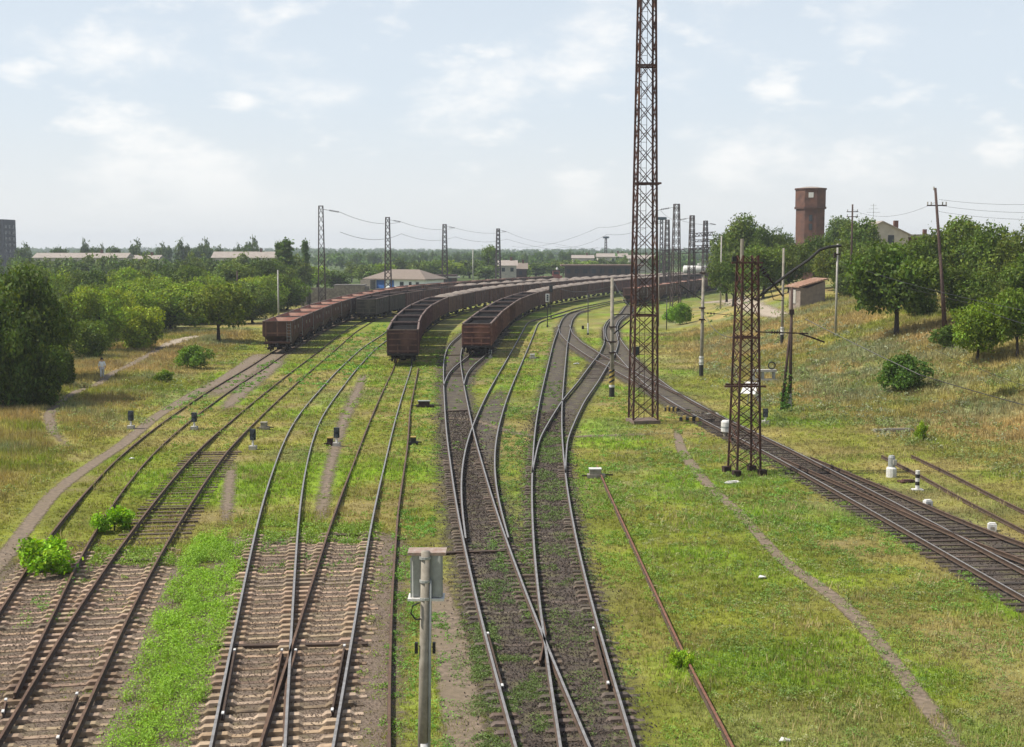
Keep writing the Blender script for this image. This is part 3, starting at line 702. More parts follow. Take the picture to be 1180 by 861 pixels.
STM.node_tree.links.new(_at.outputs["Color"], _b.inputs["Base Color"])
s1, k1 = stones(30000, [tA, tB, tC, tD], 50, 1.6, .019, (.25, .19, .14), (.11, .082, .062))
s2, k2 = stones(26000, [tF, tG], 90, 1.2, .023, (.13, .10, .08), (.04, .034, .03))
s3, k3 = stones(12000, [tM, tJ], 90, 1.2, .022, (.12, .095, .075), (.04, .034, .03))
tag(link("ballast_stones", fastmesh("ballast_stones", np.vstack([s1, s2, s3]), 3, STM, np.vstack([k1, k2, k3]))), "loose crushed stone between the sleepers", "ballast stones", kind="stuff")

# ------------------------------------------------------------------ trees
def crown_mesh(name, W, Hc, z0, nl, nleaf, leaf, seed, shape="round", base=(.105, .150, .022)):
    r = np.random.default_rng(seed); lob = []
    for i in range(nl):
        if shape == "poplar":
            t = (i + r.uniform(0, .9)) / nl; rad = W / 2 * (math.sin(math.pi * min(1, .15 + .72 * t)) ** .7) ; a = r.uniform(0, 6.28)
            q = rad * .5 * r.uniform(0, 1); lob.append((q * math.cos(a), q * math.sin(a), z0 + Hc * t * .93, W * .36 * (1.05 - .55 * t)))
        else:
            d = r.normal(0, 1, 3); d /= np.linalg.norm(d); d[2] = d[2] if shape == "bush" else d[2] * .95
            rr = r.uniform(.35, .8) ** .8
            k = r.uniform(.12, .26)
            zz = z0 + Hc * .5 + d[2] * rr * Hc * .5 * 1.0
            wz = 1.0 if shape != "round" else (1.08 - .35 * max(0, (zz - z0) / Hc - .55) / .45)
            lob.append((d[0] * rr * W / 2 * wz, d[1] * rr * W / 2 * wz, zz, k * min(W, Hc * 1.3)))
    lob.append((0, 0, z0 + Hc * .5, .3 * min(W, Hc)))
    lob = np.array(lob); wts = lob[:, 3] ** (2 if shape != 'poplar' else 1); wts /= wts.sum()
    li = r.choice(len(lob), nleaf, p=wts); d = r.normal(0, 1, (nleaf, 3)); d /= np.linalg.norm(d, axis=1)[:, None]
    rad = r.uniform(.35, 1, nleaf) ** .45 * r.normal(1, .09, nleaf)
    C = lob[li, :3] + d * (rad * lob[li, 3])[:, None] * np.array([1, 1, .82])
    # small twig clusters: pull leaves toward sub-centres so that the outline breaks up
    sub = C[r.integers(0, nleaf, max(60, nleaf // 14))]
    pick = r.integers(0, len(sub), nleaf); m = r.uniform(0, 1, nleaf) < .45
    C[m] = sub[pick[m]] + r.normal(0, leaf * 1.3, (m.sum(), 3))
    C[:, 2] = np.maximum(C[:, 2], .12 + (z0 * .55 if shape != "bush" else 0))
    nv = d * .55 + r.normal(0, .75, (nleaf, 3)) + np.array([0, 0, .35]); nv /= np.linalg.norm(nv, axis=1)[:, None]
    tv = np.cross(nv, r.normal(0, 1, (nleaf, 3))); tv /= np.linalg.norm(tv, axis=1)[:, None]; bv = np.cross(nv, tv)
    out_ = r.uniform(0, 1, nleaf) < (.05 if leaf < .3 else 0); C[out_] += (C[out_] - np.array([0, 0, z0 + Hc * .45])) * r.uniform(.03, .16, (out_.sum(), 1))
    C[:, 2] = np.maximum(C[:, 2], .1); s = (leaf * r.uniform(.4, 1.5, nleaf))[:, None]
    co = np.stack([C - tv * s, C - bv * s * .55, C + tv * s, C + bv * s * .55], 1).reshape(-1, 3)
    lc = r.uniform(.6, 1.4, len(lob))[li] * r.uniform(.7, 1.3, nleaf)
    hue = r.uniform(-.18, .22, nleaf) * .6 + r.uniform(-.12, .16, len(lob))[li]
    col = np.array(base)[None, :] * lc[:, None] * np.c_[1 + hue, np.ones(nleaf), 1 - hue * .5]
    return co, np.repeat(np.clip(col, .004, 1), 4, 0)
def trunk_mb(W, Hc, z0, r0, seed, forks=5):
    rr = random.Random(seed); mb = MB(); top = Vector((rr.uniform(-.2, .2), rr.uniform(-.2, .2), z0 + Hc * .55))
    mid = Vector((rr.uniform(-.1, .1), rr.uniform(-.1, .1), z0 * .9 + .3))
    mb.tube([(0, 0, -.2), (0, 0, .25), mid, top], [r0 * 1.5, r0 * 1.05, r0 * .8, r0 * .25], 8)
    for i in range(forks):
        a = 6.28 * i / forks + rr.uniform(-.4, .4); s = mid.lerp(top, rr.uniform(0, .5)); q = W * rr.uniform(.22, .38)
        e = Vector((math.cos(a) * q, math.sin(a) * q, z0 + Hc * rr.uniform(.3, .75)))
        mb.tube([s, s.lerp(e, .5) + Vector((0, 0, .12 * q)), e], [r0 * .5, r0 * .34, r0 * .12], 6)
    return mb
PROTO = {}
def proto(kind):
    if kind in PROTO: return PROTO[kind]
    spec = {  # W, crown H, z0, lobes, leaves, leaf size, seed, shape, trunk radius
        "oak": (7.5, 6.6, 1.5, 26, 15000, .16, 11, "round", .24), "ash": (7.0, 7.2, 1.3, 30, 14000, .16, 12, "round", .22),
        "maple": (6.5, 6.0, 1.0, 22, 13000, .15, 13, "round", .2), "acacia": (6.2, 5.4, 1.2, 24, 11000, .14, 14, "round", .17),
        "fruit": (7.2, 5.0, 1.2, 22, 12000, .16, 15, "round", .22), "thick": (8, 8.2, .8, 34, 17000, .17, 16, "round", .27),
        "poplar": (2.6, 11, .6, 38, 9000, .20, 17, "poplar", .18), "wood": (8, 8.6, .15, 44, 15000, .17, 23, "bush", .25), "thicket": (6, 5, .1, 30, 12000, .15, 24, "bush", .12),
        "shrub": (3.2, 2.2, .1, 16, 5200, .10, 18, "bush", .05),
        "herb": (2.2, 1.0, .05, 14, 2600, .07, 19, "bush", .03),
        "fara": (7.5, 7.5, .8, 16, 2600, .34, 20, "round", .25), "farb": (8.5, 7.0, .6, 20, 2800, .34, 21, "round", .25), "farc": (6.5, 8.2, .8, 16, 2400, .34, 22, "round", .25),
    }[kind]
    W, Hc, z0, nl, nf, lf, sd, sh, tr = spec
    co, cl = crown_mesh(kind, W, Hc, z0, nl, nf, lf, sd, sh)
    far_ = kind.startswith("far")
    tm = trunk_mb(W, Hc, z0, tr, sd, 5 if sh == "round" else 3)
    if far_:
        tv = []
        for f in tm.f:
            if len(f) == 4: tv += [tm.v[i] for i in f]
        tv = np.array(tv); n1 = len(co) // 4; n2 = len(tv) // 4
        cme = fastmesh(kind, np.vstack([co, tv]), 4, [LEAF, BARK], np.vstack([cl, np.full((len(tv), 3), .04)]), mind=[0] * n1 + [1] * n2)
        PROTO[kind] = (cme, None, W, Hc + z0)
    else:
        cme = fastmesh("crown", co, 4, LEAF, cl)
        t_ob = tm.build("trunk", BARK); tme = t_ob.data; bpy.data.objects.remove(t_ob)
        PROTO[kind] = (cme, tme, W, Hc + z0)
    return PROTO[kind]
def tree(name, label, cat, kind, loc, h, w, tint=(1, 1, 1), rz=None, group=None):
    cme, tme, W0, H0 = proto(kind); rz = random.uniform(0, 6.28) if rz is None else rz
    sx = w / W0 * random.uniform(.95, 1.05); sz = h / H0
    col = (*tint, 1)
    if tme is None:
        o = link(name, cme); o.location = loc; o.rotation_euler.z = rz; o.scale = (sx, sx, sz); o.color = col
        return tag(o, label, cat, group)
    t = thing(name, label, cat, loc, rz, group); t.scale = (sx, sx, sz)
    for nm, me_ in (("trunk", tme), ("crown", cme)):
        c = link(nm, me_, t); c.color = col if nm == "crown" else (1, 1, 1, 1)
    return t
DK = (.68, .76, .66); MID = (1.0, 1.08, .9); LT = (1.7, 1.75, 1.0); YG = (2.2, 2.05, 1.0); GR = (1.05, 1.08, 1.3); BL = (.9, 1.0, 1.45)
def T(px, depth, ytop, wpx, kind, tint, label, group=None, name="tree", cat="tree", dz=0):
    p = at_depth(px, depth); p.z += dz; s = pxm(depth); ztop = H + (YH - ytop) / s
    return tree(name, label, cat, kind, p, max(1.2, ztop - p.z), wpx / s, tint, group=group)
GL = "trees of the wood left of the yard"
# front of the left wood
T(-22, 92, 308, 105, "wood", DK, "large dark tree cut off by the left edge", GL)
T(26, 97, 303, 92, "thick", DK, "large dark tree beside the person in white", GL)
T(58, 112, 322, 50, "wood", (.75, .8, .8), "shaded tree just behind the large dark tree", GL)
T(0, 130, 306, 90, "wood", DK, "dark tree rising above the left-edge trees", GL)
T(112, 143, 326, 66, "wood", LT, "light green tree right behind the large dark ones", GL)
T(140, 172, 322, 66, "wood", LT, "light leafy tree between the two bright ones behind the person", GL)
T(160, 148, 349, 58, "thicket", YG, "low yellow-green tree beside the pale forest path", GL)
T(196, 178, 322, 72, "wood", LT, "broad mid green tree at the head of the forest path", GL)
T(250, 157, 324, 74, "fruit", (1.35, 1.3, 1.0), "solitary round tree with dark trunk near the hopper wagons", GL)
T(222, 195, 321, 60, "wood", LT, "pale green tree behind the solitary round tree", GL)
T(290, 196, 322, 62, "wood", (1, 1.05, 1), "dark green tree left of the thin grey pole", GL)
T(330, 235, 312, 52, "wood", MID, "tree right of the thin grey pole above the hopper wagons", GL)
T(300, 262, 297, 46, "maple", DK, "tall dark tree above the hopper wagons, left of the first lattice mast", GL)
for px_, d_, yt_, w_, lb_ in ((8, 91, 372, 60, "dark bush at the foot of the left-edge trees"), (42, 92, 392, 62, "dark bush under the large dark tree near the person"), (70, 106, 398, 30, "small dark bush at the right foot of the dark trees"), (-30, 90, 370, 60, "dark bush cut off by the left edge"), (98, 132, 366, 44, "mid green bush between the dark trees and the light ones")):
    T(px_, d_, yt_, w_, "thicket", DK if d_ < 120 else MID, lb_, "bushes under the left wood", "bush", "bush")
rowB = [(8, 200, 306), (33, 190, 305), (58, 205, 304), (80, 215, 309), (103, 200, 311), (125, 225, 306), (147, 215, 310), (172, 230, 305), (196, 240, 308), (220, 235, 304), (246, 250, 306), (270, 245, 303), (292, 290, 300), (318, 285, 300)]
kn = ["wood", "ash", "wood", "acacia", "thick"]; tn = ["mid green", "dark green", "greyish green", "lighter green"]; tt = [MID, DK, GR, LT]
for i, (px, d, yt) in enumerate(rowB):
    j = (i * 7 + 1) % 4
    T(px, d, yt + random.uniform(-1, 2), random.uniform(46, 62), kn[i % 5], tt[j], f"{tn[j]} tree, {ORD[i]} from left in the left wood's second row", GL)
for i in range(30):
    px = 84 + i * 8.0; d = 148 + 85 * (i / 30) + random.uniform(-4, 30)
    j = (i * 3) % 4; yb = YH + (H - 5.4 - random.uniform(0, 2.2)) * pxm(d)
    T(px, d, yb, random.uniform(40, 58), ["thicket", "wood", "thicket"][i % 3], [LT, MID, YG, LT][j], f"{['light', 'mid', 'yellow', 'pale'][j]} green low tree, {ORD[i]} from left in the wood's undergrowth", "undergrowth of the left wood")
rowC = [(x + random.uniform(-4, 4), random.uniform(310, 400), random.uniform(291, 298)) for x in range(-5, 340, 19)]
for i, (px, d, yt) in enumerate(rowC):
    j = (i * 5) % 3
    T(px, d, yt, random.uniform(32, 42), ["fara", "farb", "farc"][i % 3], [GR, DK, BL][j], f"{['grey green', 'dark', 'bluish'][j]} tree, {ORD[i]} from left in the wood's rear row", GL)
sky_l = [(28, 284, 14), (70, 283, 15), (98, 279, 9), (109, 283, 9), (117, 285, 7), (130, 282, 12), (157, 280, 13), (168, 288, 11), (186, 284, 11), (193, 282, 8), (210, 279, 13), (226, 284, 10), (236, 279, 12), (253, 286, 12), (262, 288, 9), (274, 284, 8), (291, 277, 14), (284, 281, 10), (241, 283, 8)]
sky_l.sort(); sky_l = [(a_, b_ - 3, c_) for a_, b_, c_ in sky_l]
for i, (px, yt, w) in enumerate(sky_l):
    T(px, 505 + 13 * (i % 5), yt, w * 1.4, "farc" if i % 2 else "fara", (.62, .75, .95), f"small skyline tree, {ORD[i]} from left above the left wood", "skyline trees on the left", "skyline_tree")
T(330, 300, 274, 24, "poplar", (.8, .95, 1.0), "tall poplar clump left of the first lattice mast", None, "poplar_tree", "poplar")
T(322, 306, 277, 16, "poplar", (.8, .95, 1.1), "slightly shorter poplar on the left flank of the poplar clump", None, "poplar_tree", "poplar")
T(352, 330, 275, 13, "poplar", (.75, .95, 1.0), "slender poplar immediately left of the first lattice mast", None, "poplar_tree", "poplar")
# middle distance behind the trains
GM = "trees behind the freight trains"
mids = [(345, 340, 308), (365, 370, 306), (388, 340, 308), (405, 420, 302), (423, 400, 304), (443, 430, 300), (463, 470, 298), (483, 440, 300), (503, 470, 297), (522, 450, 300), (541, 480, 299), (560, 450, 303), (578, 500, 300), (598, 480, 302), (618, 500, 301), (637, 520, 300), (656, 540, 299), (676, 560, 298), (696, 560, 298), (716, 570, 297)]
for i, (px, d, yt) in enumerate(mids):
    j = (i * 3) % 4
    T(px, d, yt, random.uniform(26, 36), ["fara", "farb", "farc"][i % 3], [MID, GR, DK, LT][j], f"{['green', 'grey green', 'dark green', 'pale green'][j]} tree, {ORD[i]} from left behind the freight trains", GM)
T(563, 470, 277, 21, "farc", MID, "taller round tree beside the fourth lattice mast in the distance", GM)
far_sky = [(412, 289), (424, 292), (431, 288), (452, 289), (466, 290), (478, 293), (489, 288), (499, 289), (516, 292), (527, 290), (538, 289), (551, 291), (588, 289), (606, 291), (622, 287), (634, 290), (649, 286), (657, 288), (668, 287), (679, 290), (690, 288), (706, 289), (719, 287), (731, 289)]
for i, (px, yt) in enumerate(far_sky):
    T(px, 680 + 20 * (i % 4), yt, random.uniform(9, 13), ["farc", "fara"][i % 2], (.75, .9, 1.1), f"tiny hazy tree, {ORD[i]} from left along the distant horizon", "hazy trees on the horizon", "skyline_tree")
# far woods as one mass
pf = np.c_[rng.uniform(-1500, 1500, 5200), rng.uniform(560, 2600, 5200)]
pf = pf[(np.abs(pf[:, 0]) < pf[:, 1] * .62) & (pf[:, 0] < toe(pf[:, 1]) - 10 + 400 * (pf[:, 1] > 700))]
co0, cl0 = crown_mesh("w", 9, 7, .2, 9, 150, 1.0, 31, "bush", (.075, .13, .024))
VV = []; CC = []
for i, (x, y) in enumerate(pf):
    s = rng.uniform(.6, 1.15); a = rng.uniform(0, 6.28); q = co0 * s; ca, sa = math.cos(a), math.sin(a)
    q = np.c_[q[:, 0] * ca - q[:, 1] * sa + x, q[:, 0] * sa + q[:, 1] * ca + y, q[:, 2]]; q[:, 2] += hz(x, y); VV.append(q); CC.append(cl0 * rng.uniform(.75, 1.3))
fw = fastmesh("far_wood", np.vstack(VV), 4, LEAF, np.vstack(CC)); o = link("far_wood", fw)
tag(o, "hazy far-off woodland stretching to the horizon", "woodland", kind="stuff")

# right side
GRR = "trees on the right hill"
T(856, 232, 244, 66, "thick", (.95, 1, .9), "tall dark tree at the left end of the hill's tree belt", GRR)
T(838, 245, 268, 44, "ash", DK, "dark tree on the left flank of the hill's tallest tree", GRR)
T(882, 226, 262, 42, "oak", DK, "dark tree just right of the hill's tallest tree", GRR)
T(900, 250, 265, 34, "acacia", BL, "thin bluish tree left of the brick water tower", GRR)
T(846, 205, 296, 52, "oak", (.85, .95, .85), "lower tree in front of the hill's tallest tree", GRR)
T(880, 200, 285, 56, "ash", MID, "mid green tree behind the front concrete poles", GRR)
T(910, 205, 279, 52, "maple", (1.05, 1.05, .9), "tree left behind the tile-roofed shed", GRR)
T(940, 210, 272, 54, "oak", DK, "dark tree under the brick water tower", GRR)
T(968, 255, 252, 44, "ash", (.85, .95, 1.1), "tree whose top shows right of the water tower", GRR)
T(992, 215, 249, 56, "thick", MID, "tall tree left of the cream gabled house", GRR)
T(966, 195, 276, 56, "maple", (1.1, 1.05, .9), "tree right behind the tile-roofed shed", GRR)
T(1000, 180, 278, 58, "oak", MID, "mid green tree behind the grey concrete pole", GRR)
T(982, 170, 312, 44, "thicket", DK, "low dark tree right of the tile-roofed shed", GRR)
T(1030, 190, 282, 56, "ash", MID, "tree in front of the cream gabled house", GRR)
tr = PT(1033, 388); s = pxm(tr.y)
tree("tree", "dark spreading tree with low forked trunk beside the leaning wooden pole", "tree", "fruit", tr, (388 - 279) / s, 104 / s, (.85, .98, .8), group=GRR)
T(1072, 150, 266, 62, "acacia", MID, "tree behind the leaning wooden pole's foot", GRR)
T(1108, 148, 254, 74, "ash", (1.05, 1.05, .9), "large bushy tree right of the leaning wooden pole", GRR)
T(1140, 140, 258, 70, "oak", MID, "broad tree in the middle of the right edge group", GRR)
T(1176, 138, 262, 66, "acacia", (1.15, 1.1, .9), "tree cut off by the right edge above the light one", GRR)
T(1120, 118, 300, 70, "wood", (.9, .95, .85), "lower dark tree in front of the right edge group", GRR)
T(1130, 96, 346, 66, "acacia", (1.6, 1.7, .9), "light yellow-green tree with loose crown near the right edge", GRR)
T(1176, 94, 330, 62, "fruit", (1.3, 1.4, .9), "light green tree cut by the right edge", GRR)
T(1196, 120, 290, 70, "oak", MID, "dark tree mostly beyond the right edge", GRR)
T(1060, 128, 325, 40, "thicket", DK, "dark undergrowth tree just behind the leaning pole", GRR)
def shrub(px, py, hpx, wpx, tint, label, kind="shrub", name="shrub"):
    p = PT(px, py); s = pxm(p.y); return tree(name, label, "bush", kind, p, hpx / s, wpx / s, tint)
shrub(1040, 452, 42, 58, (.75, .95, .8), "dark green round bush alone on the right bank")
shrub(1092, 402, 26, 44, (.9, 1.0, .9), "bush at the foot of the leaning wooden pole")
shrub(1062, 508, 22, 20, (2.2, 2.2, 1.0), "small yellow-green bush behind the overgrown siding", "herb")
shrub(223, 425, 26, 40, (1.3, 1.5, 1.2), "grey green bush on the dry left bank", "shrub")
shrub(190, 440, 14, 30, (1.5, 1.5, 1.5), "small greyish bush left of the bigger bank bush", "herb")
shrub(58, 662, 44, 92, (2.0, 2.5, .8), "bright leafy weed bush covering the leftmost track", "herb", "weed_bush")
shrub(132, 612, 28, 60, (2.0, 2.5, .8), "bright green weed bush between the two left tracks", "herb", "weed_bush")
shrub(785, 771, 22, 34, (2.4, 2.6, .9), "tuft of bright weeds growing over the long loose rail", "herb", "weed_bush")
shrub(784, 374, 24, 30, (1.6, 2.0, .9), "bright green bush beside the distant wagons at the bank's foot", "shrub")
shrub(772, 372, 16, 20, (1.5, 1.9, .9), "lush bush right behind the thin dark post by the tall tower", "shrub")

# ------------------------------------------------------------------ wagons
def gondola():
    t = thing("open_wagon", "x", "freight wagon")
    Lb, W, zb, zt = 12.75, 2.95, 1.25, 3.42; th = .07
    b = MB()
    for s in (-1, 1):
        b.box((s * (W / 2 - th / 2 - .06), 0, (zb + zt) / 2), (th, Lb - 2 * th - .004, zt - zb - .02))
        for k in range(8):
            y = -Lb / 2 + .12 + k * (Lb - .24) / 7
            b.box((s * (W / 2 - .055 + .02), y, (zb + zt) / 2 - .06), (.12, .16, zt - zb - .12), 1)
        b.box((0, s * (Lb / 2 - th / 2), (zb + zt) / 2), (W - .12, th, zt - zb - .02))
        for k in range(4):
            b.box((0, s * (Lb / 2 + .04), zb + .22 + k * .55), (W - .34, .085, .11), 1)
        for q in (-1, 1): b.box((q * .48, s * (Lb / 2 + .035), zb + .45), (.12, .08, .85), 1)
    b.box((0, 0, zb - .06), (W - .1, Lb - .02, .14))
    b.build("body", [WAGON, WAGRB], t)
    r = MB()
    for s in (-1, 1):
        r.box((s * (W / 2 - .07), 0, zt + .03), (.17, Lb + .06, .1)); r.box((0, s * (Lb / 2 - .03), zt + .025), (W - .33, .15, .09))
    r.build("top_rim", WAGRIM, t)
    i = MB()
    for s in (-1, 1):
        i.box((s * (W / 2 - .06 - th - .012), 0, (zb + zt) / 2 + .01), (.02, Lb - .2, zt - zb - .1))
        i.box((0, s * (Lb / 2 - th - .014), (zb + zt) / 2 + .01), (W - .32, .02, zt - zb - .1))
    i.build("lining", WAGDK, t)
    underframe(t, Lb, 4.3); return t
def underframe(t, Lb, by):
    for s in (-1, 1):
        g = MB(); g.box((0, s * by, .62), (.5, .5, .34))
        for q in (-1, 1):
            g.bar((q * 1.03, s * by - 1.25, .56), (q * 1.03, s * by + 1.25, .56), .16, .24); g.box((q * 1.03, s * by, .78), (.22, .62, .34))
        bg = g.build("bogie", UNDER, t)
        for e in (-.92, .92):
            w = MB(); y = s * by + e
            for q in (-1, 1):
                w.tube([(q * .72, y, .475 + .27), (q * .86, y, .475 + .27)], [.475, .475], 16)
            w.tube([(-1.0, y, .745), (1.0, y, .745)], .08, 8)
            w.build("wheelset", WHEELM, bg)
        c = MB(); c.box((0, s * (Lb / 2 + .3), 1.05), (.3, .62, .26)); c.box((.12, s * (Lb / 2 + .52), 1.05), (.18, .24, .34)); c.build("coupler", UNDER, t)
        st = MB()
        for q in (-1, 1):
            st.box((q * 1.2, s * (Lb / 2 - .05), .95), (.04, .3, .5)); st.box((q * 1.2, s * (Lb / 2 - .05), .68), (.3, .34, .04))
        st.box((0, s * (Lb / 2 + .06), 1.16), (2.9, .16, .22)); st.build("buffer_beam", UNDER, t)
def hopper():
    t = thing("hopper_wagon", "x", "freight wagon")
    Lb, W, zt = 8.9, 2.95, 3.4; b = MB(); i = MB(); hw = W / 2; hl = Lb / 2
    top = [(-hw, -hl, zt), (hw, -hl, zt), (hw, hl, zt), (-hw, hl, zt)]; midz = 1.9
    mid = [(-hw, -hl, midz), (hw, -hl, midz), (hw, hl, midz), (-hw, hl, midz)]
    low = [(-.9, -2.2, .75), (.9, -2.2, .75), (.9, 2.2, .75), (-.9, 2.2, .75)]
    v = top + mid + low
    b.add(v, [(0, 4, 5, 1), (1, 5, 6, 2), (2, 6, 7, 3), (3, 7, 4, 0), (4, 8, 9, 5), (5, 9, 10, 6), (6, 10, 11, 7), (7, 11, 8, 4), (8, 11, 10, 9)])
    for s in (-1, 1):
        for k in range(7): b.box((s * (hw + .035), -hl + .1 + k * (Lb - .2) / 6, 2.62), (.09, .14, 1.5), 1)
        for k in range(3): b.box((k * 1.2 - 1.2, s * (hl + .035), 2.62), (.12, .08, 1.45), 1)
        b.box((0, s * (hl + .04), 2.2), (2.6, .09, .1), 1)
        b.box((0, s * (hl - .1), 1.22), (2.6, .6, .18))
        for q in (-1, 1):
            b.bar((q * 1.25, s * (hl - .1), 1.3), (q * 1.25, s * (hl - .1), 1.95), .1, .1)
    b.box((0, 0, 1.2), (.5, Lb - .4, .3)); b.build("body", [WAGON, WAGRB], t)
    e = .08; ti = [(-hw + e, -hl + e, zt), (hw - e, -hl + e, zt), (hw - e, hl - e, zt), (-hw + e, hl - e, zt)]
    mi = [(-hw + e + .1, -hl + e + .6, 2.75), (hw - e - .1, -hl + e + .6, 2.75), (hw - e - .1, hl - e - .6, 2.75), (-hw + e + .1, hl - e - .6, 2.75)]
    li = [(-.8, -1.9, 1.6), (.8, -1.9, 1.6), (.8, 1.9, 1.6), (-.8, 1.9, 1.6)]
    i.add(ti + mi + li, [(0, 1, 5, 4), (1, 2, 6, 5), (2, 3, 7, 6), (3, 0, 4, 7), (4, 5, 9, 8), (5, 6, 10, 9), (6, 7, 11, 10), (7, 4, 8, 11), (8, 9, 10, 11)])
    i.build("lining", WAGIN, t)
    r = MB()
    for s in (-1, 1):
        r.box((s * hw, 0, zt + .03), (.14, Lb + .1, .09)); r.box((0, s * hl, zt + .025), (W - .15, .12, .08))
    r.build("top_rim", WAGRIM, t)
    ld = MB()
    for q in (-.2, .2): ld.bar((1.2 + q, -hl - .14, 1.3), (1.2 + q, -hl - .14, 3.3), .04)
    for k in range(6): ld.bar((1.0, -hl - .14, 1.5 + k * .32), (1.4, -hl - .14, 1.5 + k * .32), .03)
    ld.build("ladder", GREY, t)
    pl = MB(); pl.box((.55 + hw - .5, 1.2, 2.65), (.02, .7, .4)); pl.box((hw + .085, -2.1, 2.7), (.02, .6, .35)); pl.build("number_plate", CONC, t)
    underframe(t, Lb, 3.0); return t
GON = gondola(); HOP = hopper()
def heap_mesh(name, Lb, W, hump, n, seed, zb):
    x = np.linspace(-W / 2, W / 2, 9); y = np.linspace(-Lb / 2, Lb / 2, 41); X, Y = np.meshgrid(x, y); u = (Y / Lb + .5)
    z = hump * np.abs(np.sin(u * math.pi * n)) ** .7 * (1 - .75 * (2 * np.abs(X) / W) ** 2) + .22 * (fbm(X + 50 * seed, Y, .9, seed) - .5)
    v = np.c_[X.ravel(), Y.ravel(), zb + z.ravel()]; mb = MB(); mb.v = [tuple(q) for q in v]
    for i in range(40):
        for k in range(8): mb.f.append((i * 9 + k, i * 9 + k + 1, (i + 1) * 9 + k + 1, (i + 1) * 9 + k))
    # skirt down to the wagon floor so that the heap is a solid body
    o = len(mb.v); ring = [k for k in range(9)] + [i * 9 + 8 for i in range(1, 41)] + [40 * 9 + k for k in range(7, -1, -1)] + [i * 9 for i in range(39, 0, -1)]
    for r_ in ring: mb.v.append((mb.v[r_][0], mb.v[r_][1], 1.45))
    for i in range(len(ring)):
        j = (i + 1) % len(ring); mb.f.append((ring[i], ring[j], o + j, o + i))
    mb.f.append(tuple(o + i for i in range(len(ring)))); mb.m = [0] * len(mb.f)
    return mb
HEAPS = {}
def heap(kind, i):
    key = (kind, i % 3)
    if key not in HEAPS:
        mb = heap_mesh(kind, 12.5, 2.62, .07, 3, 3 + i % 3, 3.14) if kind == "coal" else heap_mesh(kind, 12.5, 2.62, .62, 2, 7 + i % 3, 3.22)
        ob = mb.build(kind + "_load", COAL if kind == "coal" else GRAVELM, None, True); HEAPS[key] = ob.data; bpy.data.objects.remove(ob)
    return HEAPS[key]
FIRST = {}
def train(c, y_start, kind, n, length, names, load, group, tints, s_shift=0):
    proto_o = GON if kind == "gon" else HOP
    c = resample(c[c[:, 1] >= y_start - 1], .5); d = np.arange(len(c)) * .5
    tot = d[-1]; out = []
    fx = lambda s: np.array([np.interp(s, d, c[:, 0]), np.interp(s, d, c[:, 1])])
    for i in range(n):
        sc_ = length * (i + .5) + s_shift
        if sc_ + length * .5 > tot: break
        a, b_ = fx(sc_ - length * .33), fx(sc_ + length * .33); m = (a + b_) / 2; v = b_ - a; rz = math.atan2(-v[0], v[1])
        if kind not in FIRST: FIRST[kind] = 1; o = proto_o
        else: o = copy_tree(proto_o, None, None if i < 7 else ("body", "top_rim", "lining", "bogie"))
        o.location = (m[0], m[1], RZ - .27); o.rotation_euler = (0, 0, rz); tag(o, names(i), "freight wagon", group)
        tt_ = tints(i)
        for ch in o.children: ch.color = (*tt_, 1) if ch.name.startswith("body") else (1, 1, 1, 1)
        ld = load(i)
        if ld:
            h = link(ld + "_load", heap(ld, i)); h.location = o.location; h.rotation_euler = (0, 0, rz)
            tag(h, f"{'black coal' if ld == 'coal' else 'pale gravel'} heaped in the {names(i).split(',')[-1].strip()}", "load", f"loads of the {group}")
        out.append(o)
    return out
def vt(i):
    v_ = random.uniform(.7, 1.3); return (v_ * random.uniform(.9, 1.1), v_, v_ * random.uniform(.85, 1.15))
# hopper train, far left
train(tA, 139.5, "hop", 22, 10.55, lambda i: f"rusty brown empty hopper, {ORD[i]} from near end of leftmost train", lambda i: None, "hopper wagons of the leftmost train", vt)
# dark gondolas on the second track
train(tB, 200, "gon", 14, 13.92, lambda i: f"dark greenish open wagon, {ORD[i]} wagon of the short train right of the hoppers", lambda i: "gravel" if i > 4 else "coal", "wagons of the dark train right of the hoppers",
      lambda i: (.55, .9, .9) if i < 2 else vt(i))
# coal train
train(tD, 124.5, "gon", 24, 13.92, lambda i: f"brown open wagon, {ORD[i]} wagon of the coal train left of the switches", lambda i: "coal" if i < 6 else "gravel", "wagons of the coal train left of the switches", lambda i: (.75, .75, .8) if i == 0 else vt(i))
train(tV, 135, "gon", 22, 13.92, lambda i: f"brown open wagon, {ORD[i]} wagon of the coal train standing on the spur", lambda i: "coal" if i < 7 else "gravel", "wagons of the coal train standing on the spur",
      lambda i: (1.25, 1.1, 1.0) if i == 0 else vt(i))
train(tM, 255, "hop", 10, 10.3, lambda i: f"reddish hopper wagon, {ORD[i]} of the train behind the tall lattice tower", lambda i: None, "hopper wagons behind the tall lattice tower", vt)

